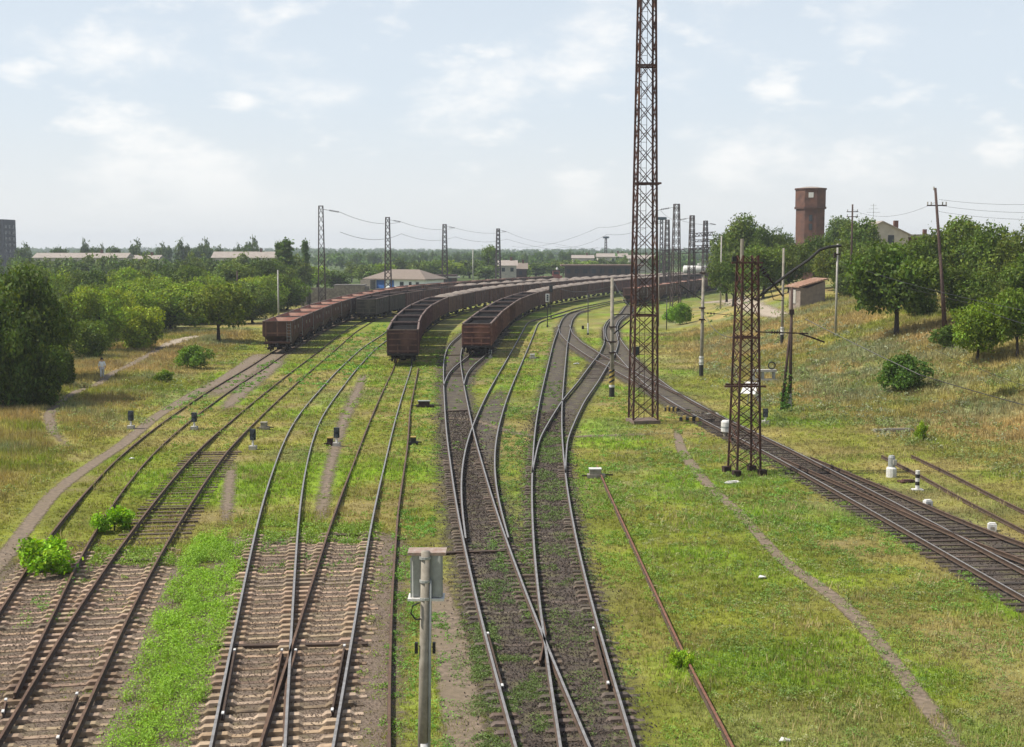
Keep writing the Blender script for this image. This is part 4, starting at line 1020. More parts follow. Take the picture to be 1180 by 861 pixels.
# ------------------------------------------------------------------ lattice masts
def lattice(parent, loc, w0, w1, h, n, leg, br, m, rz=0, name_leg="leg", split=True, xb=True):
    M = Matrix.Rotation(rz, 3, 'Z')
    def cor(k, z):
        w = w0 + (w1 - w0) * z / h; sx, sy = ((-1, -1), (1, -1), (1, 1), (-1, 1))[k]
        return Vector(loc) + M @ Vector((sx * w / 2, sy * w / 2, z))
    zs = [h * (1 - (1 - i / n) ** 1.0) for i in range(n + 1)]
    allm = MB()
    for k in range(4):
        lm = MB() if split else allm; lm.bar(cor(k, 0), cor(k, h), leg, leg)
        if split: lm.build(name_leg, m, parent)
    bm_ = MB() if split else allm
    for i in range(n):
        for k in range(4):
            k2 = (k + 1) % 4
            bm_.bar(cor(k, zs[i]), cor(k2, zs[i + 1]), br, br)
            if xb: bm_.bar(cor(k2, zs[i]), cor(k, zs[i + 1]), br, br * .9)
    if split: bm_.build("bracing", m, parent); return cor
    for k in range(4): allm.bar(cor(k, h), cor((k + 1) % 4, h), leg, leg)
    return allm, cor
# the tall floodlight tower in the middle
bt = P(741, 487, 0); st_ = pxm(bt.y)
tw = thing("lattice_tower", "tall rusty lattice tower rising out of the frame beside the main line", "lattice tower", bt)
wb, HT = 28.5 / st_, 33.0; wt = wb - (28.5 - 17) / 487 * HT * 1.0
lattice(tw, (0, 0, .25), wb, max(.5, wt), HT, 25, .125, .045, RUST, R(6))
pb_ = MB(); pb_.box((0, 0, .06), (wb + .2, wb + .2, .3), 0, R(6)); pb_.build("plinth", mat("stained_plinth", (.2, .14, .11), (.13, .1, .08), 4, .9), tw)
for zc, gx_ in ((2.9 * 1.0 + 3.9, .0), (15.0, .25), (22.2, 0)):
    q = MB(); ww = wb + (wt - wb) * zc / HT
    for s in (-1, 1):
        q.box((gx_ / 2, s * ww / 2, zc), (ww + .2 + gx_, .07, .12)); q.box((s * ww / 2, 0, zc + .003), (.07, ww + .1, .11))
    q.build("belt", RUST, tw, )
    tw.children[-1].rotation_euler.z = R(6)
ldm = MB()
for s in (-.17, .17): ldm.bar((s - .1, .1, .3), (s - .1, .1, HT), .03)
for k in range(60): ldm.bar((-.27, .1, .6 + k * .53), (.07, .1, .6 + k * .53), .022)
ldm.build("ladder", RUSTD, tw)
hd = MB(); hd.box((0, 0, HT + .3), (1.7, 1.7, .08)); hd.build("platform", RUST, tw)
for s in (-.55, 0, .55):
    l = MB(); l.tube([(s, -.8, HT + .7), (s, -1.1, HT + .55)], [.12, .26], 10); l.bar((s, -.8, HT + .3), (s, -.8, HT + .75), .05); l.build("floodlight", GREY, tw)
sg = MB(); sg.box((-.55, -.55, 4.6), (.38, .3, .5)); sg.build("junction_box", DGREY, tw)

def insul(mb, p, q, n=4, r=.09):
    p, q = Vector(p), Vector(q)
    for k in range(n):
        a = p.lerp(q, (k + .2) / n); b_ = p.lerp(q, (k + .65) / n); mb.tube([a, b_], [r, r * .55], 8)
# the near catenary mast with its bracket arm
bm0 = P(857.5, 546, 0); s0 = pxm(bm0.y)
cm = thing("catenary_mast", "rusty lattice mast with black bracket arm standing beside the main line", "mast", bm0)
hm = (547 - 293) / s0
lattice(cm, (0, 0, .2), 1.2, .76, hm - .2, 14, .10, .036, RUST, R(12))
ft = MB()
for k, (sx, sy) in enumerate(((-1, -1), (1, -1), (1, 1), (-1, 1))):
    ft = MB(); q = Matrix.Rotation(R(12), 3, 'Z') @ Vector((sx * .66, sy * .66, 0)); ft.box((q.x, q.y, .12), (.36, .36, .34), 0, R(12)); ft.build("foot", RUSTD, cm)
for z, w in ((4.0 + .35, 2.0), (6.7, 1.25), (10.3, 1.5)):
    b_ = MB(); b_.box((-.1, -.5, z), (w, .08, .09)); b_.box((-.1, .5, z), (w * .8, .08, .09)); b_.build("cross_beam", RUST, cm)
arm = MB(); ax = lambda px, py: Vector(((px - 857.5) / s0, 0, (547 - py) / s0))
arm.tube([ax(866, 344), ax(905, 314), ax(928, 298), ax(940, 287), ax(950, 283.5), ax(965, 282)], [.07] * 6, 8); arm.build("bracket_arm", BLACKST, cm)
tie = MB(); tie.tube([ax(856, 294), ax(873, 307)], .02, 6); tie.tube([ax(880, 316), ax(899, 340)], .045, 6); insul(tie, ax(872, 305), ax(881, 318), 4, .14); tie.tube([ax(884, 330), ax(888, 344), ax(899, 345)], .02, 5); tie.build("stay_rod", RUSTD, cm)
rg = MB(); rg.tube([ax(868, 381), ax(929, 383)], .035, 6); insul(rg, ax(886, 381.5), ax(898, 382), 4, .09); rg.tube([ax(919, 383), ax(930, 386.5), ax(948, 393)], .045, 6); rg.build("registration_arm", RUSTD, cm)
pk = MB(); pk.tube([ax(851, 300), ax(851, 274)], .09, 8); pk.build("top_post", CONC, cm)
ib = MB(); ib.box(ax(842, 297), (.18, .2, .25)); ib.box(ax(842, 505) + Vector((0, -.3, 0)), (.1, .1, .1)); ib.build("insulator", BLK, cm)

# mast line in the distance
def far_mast(px, ytop, depth, wpx, label, side=1, h=None, grp="lattice masts in the distance"):
    p = at_depth(px, depth); s = pxm(depth); h_ = H + (YH - ytop) / s - p.z
    m_, cor = lattice(None, (0, 0, 0), wpx / s, wpx / s * .52, h_, 13, max(.13, .9 / s), max(.06, .45 / s), FARST, R(10), split=False)
    o = m_.build("lattice_mast", FARST); o.location = p; tag(o, label, "mast", grp)
    if side:
        i_ = MB(); e = Vector((side * .4, 0, h_ - .5)); f = Vector((side * 2.8, .8, h_ - .9)); i_.tube([e, f], .03, 5); insul(i_, e.lerp(f, .35), e.lerp(f, .95), 5, .16)
        i_.build("insulator", BLK, o)
    return p + Vector((side * 2.8, .8, h_ - .9))
m1 = far_mast(370.5, 238, 205, 9, "lattice mast above the near hoppers, leftmost and tallest of its row")
m2 = far_mast(447, 251, 285, 8.2, "lattice mast standing in front of the white house with blue doors")
m3 = far_mast(512.5, 259, 365, 7, "lattice mast above the annex right of the white house")
m4 = far_mast(574, 264, 440, 6, "smallest lattice mast of the left row, beside a round tree")
r1_ = far_mast(779, 236, 235, 10.5, "tallest lattice mast just right of the big tower, above the hoppers", -1)
r2_ = far_mast(768.5, 254, 330, 7, "thin lattice mast closest to the big tower on its right", -1)
r3_ = far_mast(797, 249, 300, 8, "lattice mast third to the right of the big tower", -1)
r4_ = far_mast(812.5, 255, 340, 7, "lattice mast nearest the right hill's tree belt", 1)
def wire(label, pts, r=.014, sag=.0, name="overhead_wire", grp="overhead wires"):
    mb = MB(); full = []
    for a, b_ in zip(pts[:-1], pts[1:]):
        a, b_ = Vector(a), Vector(b_); L_ = (b_ - a).length; n = 14
        for k in range(n):
            t = k / n; full.append(a.lerp(b_, t) - Vector((0, 0, sag * L_ * 4 * t * (1 - t))))
    full.append(Vector(pts[-1])); mb.tube(full, r, 5)
    return tag(mb.build(name, BLACKST), label, "wire", grp)
wire("upper wire strung along the left row of distant masts", [m1, m2, m3, m4, Q(640, 281, 520), Q(700, 285, 600)], .035, .012)
wire("lower wire strung along the left row of distant masts", [m1 - Vector((0, 0, 3)), m2 - Vector((0, 0, 2.5)), m3 - Vector((0, 0, 2.4)), m4 - Vector((0, 0, 2.4)), Q(690, 285, 590)], .035, .015)
wire("wire falling from the big tower's neighbour mast to the distance", [r1_, Q(690, 262, 330), Q(590, 284, 520)], .03, .01)
wire("second wire from the neighbour mast toward the far left", [r1_ - Vector((0, 0, 2)), Q(700, 270, 330), Q(640, 284, 480)], .03, .01)
wire("wire along the right group of distant masts", [r1_, r3_, r4_], .03, .01)
# portal beams between the right-hand masts
def beam(pxa, ya, pxb, yb, depth, label, th=1.0):
    a, b_ = Q(pxa, ya, depth), Q(pxb, yb, depth); mb = MB(); s = pxm(depth); n = 12; dz = Vector((0, 0, th))
    for q in (-.3, .3):
        o_ = Vector((0, q, 0)); mb.bar(a + o_, b_ + o_, .16); mb.bar(a + dz + o_, b_ + dz + o_, .16)
        for k in range(n): mb.bar(a.lerp(b_, k / n) + o_ + (dz if k % 2 else Vector()), a.lerp(b_, (k + 1) / n) + o_ + (Vector() if k % 2 else dz), .09)
    return tag(mb.build("portal_beam", FARST), label, "portal beam", "portal beams between the masts")
beam(762, 294, 822, 290, 300, "lowest portal beam between the right group of masts")
beam(797, 288, 826, 287, 342, "middle portal beam left of the right hill trees")
beam(797, 273, 822, 271, 336, "upper portal beam joining the two rightmost distant masts", .8)
beam(795, 279, 840, 278, 345, "portal beam just under the upper one, running behind the trees", .5)
# far floodlight masts
def flood(px, ytop, depth, wpx, label, m=FARST):
    p = at_depth(px, depth); s = pxm(depth); h_ = H + (YH - ytop) / s - p.z
    t = thing("floodlight_mast", label, "floodlight mast", p, 0, "distant floodlight masts")
    mb, _ = lattice(None, (0, 0, 0), wpx * .5 / s, wpx * .3 / s, h_, 12, max(.14, .8 / s), .1, m, 0, split=False); mb.build("shaft", m, t)
    b_ = MB(); W_ = wpx / s; b_.box((0, 0, h_ + .2), (W_, W_, .25)); b_.box((0, -W_ / 2, h_ + .9), (W_, .1, .12)); b_.build("platform", DGREY, t)
    for k in range(4):
        l = MB(); x = (k - 1.5) * W_ / 3.6; l.tube([(x, -W_ / 2, h_ + .75), (x, -W_ / 2 - .5, h_ + .5)], [.25, .5], 8); l.build("lamp", BLUEG, t)
BLUEG = mat("blue_grey_lamp", (.10, .15, .22), (.08, .11, .15), 3, .5)
flood(762, 254, 430, 8.5, "floodlight mast with bluish lamps just right of the big tower")
flood(698, 275, 640, 6.0, "small far floodlight mast left of the big tower")
# ------------------------------------------------------------------ poles
def pole_thing(name, label, cat, base, h, r0, r1, m, lean=(0, 0), grp=None, segs=8):
    t = thing(name, label, cat, base, 0, grp); mb = MB(); mb.tube([(0, 0, -.4), (lean[0], lean[1], h)], [r0, r1], segs); mb.build("shaft", m, t, True); return t
GP = "concrete poles of the yard"
def conc_pole(px, py, ytop, label, depth=None, r=.17, lean=0, band=None, m=CONC):
    b = PT(px, py) if depth is None else at_depth(px, depth); s = pxm(b.y); h = H + (YH - ytop) / s - b.z
    t = pole_thing("concrete_pole", label, "pole", b, h, r, r * .68, m, (lean / s, 0), GP)
    if band == "wb":
        q = MB(); q.lathe([(r * 1.1, .02), (r * 1.1, 1.0)], 10); q.build("black_base_paint", BLK, t)
        q = MB(); q.lathe([(r * 1.12, 1.003), (r * 1.1, 1.75)], 10); q.build("white_band", WHITE, t)
        q = MB()
        for z in (1.15, 1.55): q.lathe([(r * 1.35, z), (r * 1.35, z + .08)], 10)
        q.build("clamp", GREY, t)
    return t, b, s, h
p1, b1, s1, h1 = conc_pole(705, 458, 320, "concrete pole with yellow and black striped base left of the tall tower", lean=-.5)
q = MB(); q.lathe([(.2, .02), (.2, .72)], 10); q.build("black_base_paint", BLK, p1)
q = MB(); q.lathe([(.205, .723), (.205, .9)], 10); q.build("white_band", WHITE, p1)
st = MB(); st.lathe([(.2, .903), (.19, 2.0)], 12); st.build("striped_band", None or YEL, p1)
for k in range(3):
    q = MB(); z = .98 + k * .36
    vs = []; 
    for j in range(13):
        a = -math.pi / 2 - 1.6 + 3.2 * j / 12; zz = z + .3 * j / 12
        vs += [(.207 * math.cos(a), .207 * math.sin(a), zz), (.205 * math.cos(a), .205 * math.sin(a), zz + .15)]
    q.add(vs, [(2 * j, 2 * j + 2, 2 * j + 3, 2 * j + 1) for j in range(12)]); q.build("black_stripe", BLK, p1)
q = MB(); q.tube([(0, 0, 6.1), (1.7, .1, 6.15)], .04, 6); q.tube([(0, 0, 4.6), (1.8, .1, 6.1), (2.4, .1, 7.1)], .055, 6); q.build("bracket", BLACKST, p1)
q = MB()
for z in (4.1, 3.3, 5.2): q.box((0, -.03, z), (.5, .45, .1))
q.tube([(-.25, -.2, 4.1), (-.75, -.25, 4.3), (-.75, -.25, 4.9)], .035, 6); q.tube([(.25, -.2, 4.1), (.5, -.25, 4.3), (.5, -.25, 4.8)], .035, 6); q.build("clamp", RUSTD, p1)
p2, b2, s2, h2 = conc_pole(808, 434, 313, "concrete pole with white and black base left of the near lattice mast", lean=1, band="wb")
q = MB(); q.tube([(0, 0, 6.6), (-2.0, .1, 7.9)], .05, 6); q.tube([(-1.2, .1, 7.35), (-1.25, .1, 7.0), (-2.0, .1, 6.9)], .03, 6); q.build("bracket", BLACKST, p2)
q = MB()
for z in (5.9, 4.9, h2 - .1): q.box((0, -.03, z), (.5, .4, .12))
q.tube([(0, 0, 5.5), (1.2, 0, 5.4), (3.2, 0, 5.2)], .03, 6); insul(q, (.4, 0, 5.45), (1.2, 0, 5.4), 3, .1); q.build("clamp", RUSTD, p2)
p3, b3, s3, h3 = conc_pole(901, 398, 286, "concrete pole with white and black base right of the near lattice mast", band="wb", r=.16)
p5, b5, s5, h5 = conc_pole(963, 384, 281, "slim pale concrete pole where the black arm's wires end", r=.13, m=CONCL)
q = MB(); q.box((0, 0, h5 - 1.0), (.5, .3, .12)); q.box((-.25, 0, h5 - 1.1), (.2, .2, .5)); q.build("clamp", RUSTD, p5)
p6, b6, s6, h6 = conc_pole(831, 335, 272, "thin pale pole before the hill's tallest tree", 215, r=.15, m=CONCL)
conc_pole(320, 362, 311, "thin grey pole in the left wood's edge behind the first hopper", 190, r=.14, m=CONCL)
conc_pole(273, 345, 312, "distant wooden post among the trees of the left wood", 230, r=.17, m=WOOD)
conc_pole(545, 330, 287, "thin grey far pole between the third and fourth left masts", 420, r=.2, m=CONCL)
conc_pole(759, 372, 315, "concrete pole directly right of the tall tower's shaft", 190, r=.17)
conc_pole(853, 345, 258, "pale pole top behind the near lattice mast", 190, r=.13, m=CONCL) if False else None
pd, bd, sd_, hd_ = conc_pole(768, 381, 345, "short thin dark post right of the tall tower", r=.07, m=BLACKST)
# small signal post with a white lower half
ps = PT(677.5, 386); ss = pxm(ps.y); t = pole_thing("signal_post", "thin dark post with white lower half among the curved tracks", "post", ps, 48 / ss, .06, .05, BLACKST)
q = MB(); q.lathe([(.1, .25), (.1, 1.5)], 8); q.build("white_sleeve", WHITE, t); q = MB(); q.lathe([(.13, 0), (.12, .25)], 8); q.build("foot", BLK, t)
q = MB(); q.box((-.65, 0, .95), (.3, .25, .45)); q.bar((-.6, 0, .8), (0, 0, .8), .05); q.build("relay_box", BLK, t)
# twin colour light signals
def light_signal(px, py, ytop, label, white):
    b = PT(px, py); s = pxm(b.y); h = (py - ytop) / s; t = pole_thing("signal", label, "railway signal", b, h, .06, .05, BLACKST)
    q = MB(); q.box((0, 0, h - .55), (.55, .18, 1.15)); bx = q.build("signal_head", WHITE if white else BLK, t)
    for z in (-.3, 0, .3):
        l = MB(); l.tube([(0, -.09, h - .55 + z), (0, -.28, h - .52 + z)], [.13, .13], 10); l.build("hood", DGREY, bx)
    q = MB(); q.lathe([(.14, 0), (.12, .3)], 8); q.build("foot", BLK, t)
light_signal(630.8, 377.5, 339, "slim signal with pale head standing in the grass left of the curved tracks", True)
light_signal(634.8, 366.5, 329, "signal with tall dark head just behind the pale-headed one", False)
# leaning twin-legged wooden pole on the hill
bw = PT(1090, 380); sw = pxm(bw.y); hw_ = 162 / sw
t = thing("utility_pole", "tall leaning wooden A-frame pole with crossarm on the right bank", "utility pole", bw)
dx = -17 / sw
q = MB(); q.tube([(0, 0, -.4), (dx, 0, hw_)], [.17, .1], 10); q.build("shaft", WOOD, t, True)
q = MB(); q.tube([(-.32, -.55, -.3), (dx * .55, -.02, hw_ * .55)], [.15, .1], 8); q.build("strut", WOOD, t, True)
za = 142 / sw; q = MB(); q.bar((dx * .88 - .8, 0, za), (dx * .88 + .85, 0, za), .1); q.build("crossarm", WOOD, t)
for x in (-.75, -.45, .5, .8):
    q = MB(); q.tube([(dx * .88 + x, 0, za + .05), (dx * .88 + x, 0, za + .3)], [.05, .06], 8); q.build("insulator", CONCL, t)
q = MB(); q.tube([(dx - .12, 0, hw_ - .2), (dx - .12, 0, hw_ + .1)], [.05, .06], 8); q.build("insulator", CONCL, t)
wtop = bw + Vector((dx * .88, 0, za + .3))
# darker utility pole behind the trees
d_ = 165; pq = at_depth(981, d_); sq = pxm(d_); hq = H + (YH - 236) / sq - pq.z
t = pole_thing("utility_pole", "dark utility pole with small crossarms above the hill trees", "utility pole", pq, hq, .15, .1, WOOD)
for z in (.9, 1.5):
    q = MB(); q.bar((-.7, 0, hq - z), (.7, 0, hq - z), .09); q.build("crossarm", WOOD, t)
    for x in (-.6, .6):
        q = MB(); q.tube([(x, 0, hq - z + .05), (x, 0, hq - z + .28)], [.05, .06], 6); q.build("insulator", CONCL, t)
pt2 = pq + Vector((0, 0, hq - .6))
wire("sagging wire from the dark utility pole to the leaning pole", [pt2, wtop], .012, .02)
for k, (ya, yb) in enumerate(((224, 219), (236, 231), (243, 240))):
    wire(["highest", "middle", "lowest"][k] + " wire leaving the leaning pole toward the right edge", [wtop + Vector((.2, 0, .2 - .5 * k)), Q(1300, yb + 8, 88)], .011, .018)
# A-frame dead pole covered in vine near the mast
ba = PT(910, 474); sa_ = pxm(ba.y); ha = 144 / sa_
t = thing("dead_pole", "old forked pole overgrown with vine beside the near lattice mast", "pole", ba)
q = MB(); q.tube([(.0, 0, -.3), (0, 0, ha)], [.13, .08], 8); q.build("shaft", WOOD, t, True)
q = MB(); q.tube([(-.55, .1, -.2), (-.02, 0, ha * .72)], [.12, .07], 8); q.build("strut", WOOD, t, True)
q = MB(); q.box((0, -.02, ha * .8), (.3, .25, .35)); q.tube([(0, 0, ha - .1), (.5, 0, ha - .05)], .025, 6); q.build("cap_fitting", RUSTD, t)
q = MB(); q.lathe([(.15, 0), (.14, 1.2)], 8); q.build("concrete_foot", CONCL, t)
vp = np.c_[rng.normal(-.2, .22, 500), rng.normal(0, .16, 500), np.abs(rng.normal(0, 1.2, 500))]
nv = rng.normal(0, 1, (500, 3)); nv /= np.linalg.norm(nv, axis=1)[:, None]; tv = np.cross(nv, rng.normal(0, 1, (500, 3))); tv /= np.linalg.norm(tv, axis=1)[:, None]; bv = np.cross(nv, tv); s_ = .1
link("vine", fastmesh("vine", np.stack([vp - tv * s_, vp - bv * s_ * .6, vp + tv * s_, vp + bv * s_ * .6], 1).reshape(-1, 3), 4, LEAF, np.tile(np.array([.09, .19, .03]), (2000, 1))), t)
# catenary wires on the right
armtip = bm0 + ax(965, 282)
wire("upper of two wires running from the black arm to the right edge", [armtip + Vector((0, 0, -.05)), Q(967, 301, b5.y - .5) if False else b5 + Vector((0, -.2, h5 - 1.6)), Q(1250, 371, 62)], .016, .006)
wire("lower of two wires running from the black arm to the right edge", [b5 + Vector((.05, -.2, h5 - 2.0)), Q(1120, 350, 100), Q(1250, 386, 60)], .016, .008)
regtip = bm0 + ax(948, 393)
wire("contact wire crossing the right bank to the right edge", [bm0 + ax(925, 366), Q(1060, 432, 60), Q(1200, 472, 53), Q(1330, 500, 48)], .02, .004)
wire("thin lower wire crossing the bank above the siding", [Q(1068, 399, 90), Q(1200, 452, 74), Q(1300, 485, 64)], .014, .006)
wire("feeder wire linking the banded pole and the tall tower", [b1 + Vector((0, 0, h1 - .2)), bt + Vector((-.6, 0, 7.0))], .02, .01)
wire("feeder wire between the white-based pole and the near mast", [b2 + Vector((.2, 0, 5.4)), bm0 + Vector((-.4, 0, 6.7))], .02, .012)
wire("faint wire from the banded pole to the far left", [b1 + Vector((0, 0, h1 - .6)), Q(640, 330, 200), Q(560, 305, 330)], .02, .006)

# foreground cabinet pole
bc = P(486.5, 903, 0); sc0 = pxm(bc.y); hc = (903 - 621) / sc0
t = thing("cabinet_pole", "grey concrete pole with a metal cabinet, in the foreground", "pole", bc)
q = MB(); q.tube([(0, 0, -.3), (.1, 0, hc)], [.115, .09], 14); q.build("shaft", CONC, t, True)
q = MB(); q.tube([(.0, 0, 0), (.035, 0, .88)], [.119, .116], 14); q.build("white_base_paint", WHITE, t, True)
q = MB(); q.tube([(.14, -.04, 0), (.195, -.03, hc - .6)], .03, 8); q.build("cable_pipe", GREY, t, True)
q = MB(); cz = hc - .54
q.prism([(-.34 + .14, .12, cz - .42), (-.3 + .14, -.0 + .06, cz - .42), (.0 + .1, .0 + .08, cz - .42), (.3 + .1, -.1 + .1, cz - .42), (.34 + .1, .14, cz - .42), (.3 + .1, .42, cz - .42), (-.3 + .1, .42, cz - .42)], (0, 0, .86))
cab = q.build("cabinet", GREY, t)
q = MB(); q.box((.12, .26, cz + .475), (.78, .5, .06)); q.build("cabinet_lid", mat("flaky_lid", (.35, .29, .25), (.25, .16, .12), 8, .8), cab)
q = MB(); q.box((.1, .18, cz - .46), (.74, .46, .05)); q.build("cabinet_sill", WHITE, cab)
for hx_, hy_ in ((-.2, .02), (.42, .1)):
    q = MB(); q.bar((hx_, hy_, cz + .4), (hx_, hy_, cz - .42), .03); q.build("hinge_strip", GREY, cab)
for z in (cz + .38, cz - .46, cz - .1):
    q = MB(); q.lathe([(.12, 0), (.12, .05)], 12, (.09, 0, z)); q.build("clamp", GREY, t)
q = MB(); q.box((-.1, -.02, hc - 2.0), (.06, .1, .22)); q.box((.26, -.02, hc - 2.0), (.06, .1, .22)); q.build("bracket", BLK, t)
q = MB(); q.tube([(-.02, -.08, cz - .5), (-.16, -.1, cz - .56), (-.2, -.1, cz - .72), (-.1, -.09, cz - .86), (.0, -.08, cz - .84)], .018, 6); q.build("cable", BLK, t)

# ------------------------------------------------------------------ lineside equipment
def dwarf(px, py, label, hpx=22, m=DGREY):
    b = PT(px, py); s = pxm(b.y); h = hpx / s; t = thing("dwarf_signal", label, "dwarf signal", b, 0, "dwarf signals in the yard grass")
    q = MB(); q.box((0, 0, .1), (.4, .4, .22)); q.build("base", CONCL, t)
    q = MB(); q.tube([(0, 0, .2), (0, 0, h * .5)], .06, 8); q.build("post", WHITE, t)
    q = MB(); q.box((0, .04, h * .73), (.3, .2, h * .54)); hd = q.build("signal_head", m, t)
    for z in (.58, .86):
        l = MB(); l.tube([(0, -.06, h * z), (0, -.24, h * z + .02)], [.12, .12], 10); l.build("lens_hood", DGREY, hd)
    return t
dwarf(151, 495, "grey dwarf signal on the left path's edge", 21)
dwarf(224, 496, "grey dwarf signal between the two leftmost tracks", 20)
dwarf(291.5, 519, "grey dwarf signal with white foot left of the pale rails", 24)
dwarf(388, 515, "dark dwarf signal beside a point machine in the bare patch", 22)
dwarf(882, 489, "small black and white signal right of the near mast's foot", 18, BLK)
dwarf(565, 413, "tiny white signal next to the nearest spur wagon", 9, WHITE)
def machine(px, py, label, wpx=24, m=None, lid=None, rz=0):
    b = PT(px, py); s = pxm(b.y); w = wpx / s; t = thing("point_machine", label, "point machine", b, rz, "point machines by the switches")
    q = MB(); q.box((0, 0, .1), (w * .8, .5, .16)); q.box((-w * .05, 0, .3), (w * .5, .38, .26)); q.build("housing", m or GREY, t)
    q = MB(); q.box((-w * .05, 0, .45), (w * .56, .44, .05)); q.build("lid", lid or CONCL, t)
    q = MB(); q.bar((w * .2, 0, .16), (w * .75, .05, .14), .06); q.bar((-w * .3, -.1, .12), (-w * .65, -.1, .12), .06); q.build("rod", RUSTD, t)
machine(490, 470, "dark point machine with a pale support left of the dark switch", 26, RUSTD, GREY)
machine(477, 513, "small point box with yellow top beside the single brown rail", 12, BLK, YEL)
machine(381, 514, "low rusty point machine touching the dark dwarf signal", 12, RUSTD, YEL)
machine(305, 496, "low tan point box in the grass between left tracks", 14, CONC, CONC)
machine(687, 551, "pale point machine at the tip of the long loose rail", 26, CONC, WHITE)
machine(614, 414, "little pale point box between the spur train and the bright track", 10, CONCL, WHITE)
machine(835, 252 + 200, "x", 10) if False else None
def hazard(px, py, wpx, label, stripe=True):
    b = PT(px, py); s = pxm(b.y); w = wpx / s; t = thing("point_machine", label, "point machine", b, R(-12), "point machines by the switches")
    q = MB(); n = 7
    for k in range(n): q.box((-w / 2 + (k + .5) * w / n, 0, .12 + .05 * (k % 3 == 1)), (w / n - .004, .5, .24 + .1 * (k % 3 == 1)), k % 2)
    q.build("striped_cover", [BLK, YEL if stripe else CONC], t)
    q = MB(); q.bar((w / 2, 0, .12), (w / 2 + .8, .1, .12), .06); q.build("rod", RUSTD, t)
hazard(796, 486, 26, "yellow and black striped point machine cover right of the tall tower")
hazard(774, 474, 16, "smaller dark striped cover between the tall tower and the main line")
# white barrels / relay posts on the right
b = PT(836, 503); t = thing("relay_drum", "white drum-shaped relay case left of the near mast", "relay case", b)
q = MB(); q.lathe([(.24, .25), (.27, .3), (.27, .85), (.2, .95)], 14); q.build("drum", WHITE, t); q = MB(); q.lathe([(.15, 0), (.15, .25)], 10); q.build("foot", CONC, t); q = MB(); q.lathe([(.275, .5), (.275, .6)], 14); q.build("band", GREY, t)
b = PT(1027, 550); t = thing("relay_post", "white stubby relay post with grey cap by the siding", "relay post", b)
q = MB(); q.lathe([(.25, 0), (.25, .42), (.17, .5)], 12); q.build("base", WHITE, t); q = MB(); q.lathe([(.17, .5), (.17, .95), (.12, 1.05)], 12); q.build("cap", GREY, t); q = MB(); q.box((.1, -.2, .75), (.16, .12, .22)); q.build("lock_box", CONCL, t)
b = PT(1057, 565); t = thing("marker_post", "short post with black and white bands beside the white relay post", "marker post", b)
for k in range(5):
    q = MB(); q.lathe([(.1, .06 + k * .17), (.1, .226 + k * .17)], 10); q.build("band", WHITE if k % 2 == 0 else BLK, t)
q = MB(); q.box((0, 0, .02), (.5, .35, .07)); q.build("base_slab", WHITE, t)
for (px, py, lab, r_) in ((1069, 585, "white cuboid marker block beside the rusty turnout track", .2), (1143, 613, "white cuboid marker block farther right on the rusty turnout track", -.2)):
    b = PT(px, py); q = MB(); q.box((0, 0, .13), (.32, .28, .30)); q.box((0, 0, .30), (.24, .2, .06)); q.box((.0, -.142, .13), (.16, .01, .1), 1); o = q.build("marker_block", [WHITE, CONC]); o.location = b; o.rotation_euler.z = r_; tag(o, lab, "marker block", "white marker blocks")
b = PT(1045, 557); q = MB(); q.box((0, 0, .06), (.8, .45, .07), 0, .3); q.box((.05, 0, .115), (.5, .3, .05), 0, .1); o = q.build("hatch_cover", RUST); o.location = b; tag(o, "rusty flat hatch cover on the grass between relay post and banded post", "hatch")
b = PT(864, 466); t = thing("white_board", "large white tilted board leaning behind the near lattice mast", "board", b)
q = MB(); M_ = Vector((-.5, -.62, .6)).to_track_quat('Z', 'Y').to_matrix(); q.box((0, 0, 1.15), (1.15, 1.0, .05), 0, 0, M_); q.build("panel", WHITE, t)
q = MB(); M2 = Matrix.Rotation(R(-32), 3, 'Y'); q.box((.45, .1, .72), (.35, .05, 1.1), 0, 0, M2); q.build("side_panel", WHITE, t); q = MB(); q.bar((-.1, .4, 0), (0, .02, 1.1), .06); q.build("prop", GREY, t)
b = PT(880, 441); t = thing("track_trolley", "low pale trolley-like frame with a dark ring on the bank", "trolley", b)
q = MB(); q.box((0, 0, .95), (2.0, .7, .18)); q.box((0, 0, .2), (2.1, .8, .12)); q.build("frame", CONCL, t)
for x in (-.85, -.1, .8):
    q = MB(); q.box((x, 0, .58), (.16, .6, .55)); q.build("leg", GREY, t)
q = MB(); n = 16; R0 = .28
q.tube([(.62 + R0 * math.cos(2 * math.pi * k / n), -.1, 1.38 + R0 * math.sin(2 * math.pi * k / n)) for k in range(n + 1)], .06, 6, caps=False); q.build("ring", BLK, t)
def flat(px, py, wpx, label, m=WHITE):
    b = PT(px, py); s = pxm(b.y); w = wpx / s; q = MB(); q.prism([(-w / 2, -.2, .03), (0, -.3, .05), (w / 2, -.15, .03), (w * .4, .2, .06), (-w * .2, .25, .03)], (0, 0, .05)); q.prism([(-w * .3, -.1, .085), (w * .3, -.12, .1), (w * .2, .12, .09)], (0, 0, .04))
    o = q.build("scrap_board", m); o.location = b; tag(o, label, "board", "pale boards lying on the grass")
flat(843, 558, 20, "white broken board lying below the near lattice mast")
flat(664, 420, 7, "pale board lying flat between the two branch tracks")
flat(820, 478, 16, "pale plank lying on the main line's sleepers", CONCL)
b = PT(1030, 498); q = MB(); q.box((0, 0, .1), (2.4, .3, .16), 0, R(2)); q.box((.2, 0, .2), (1.6, .2, .05), 0, R(2)); o = q.build("concrete_beam", CONC); o.location = b; tag(o, "pale concrete beam lying at the foot of the right bank", "beam")
b = PT(200, 494); 
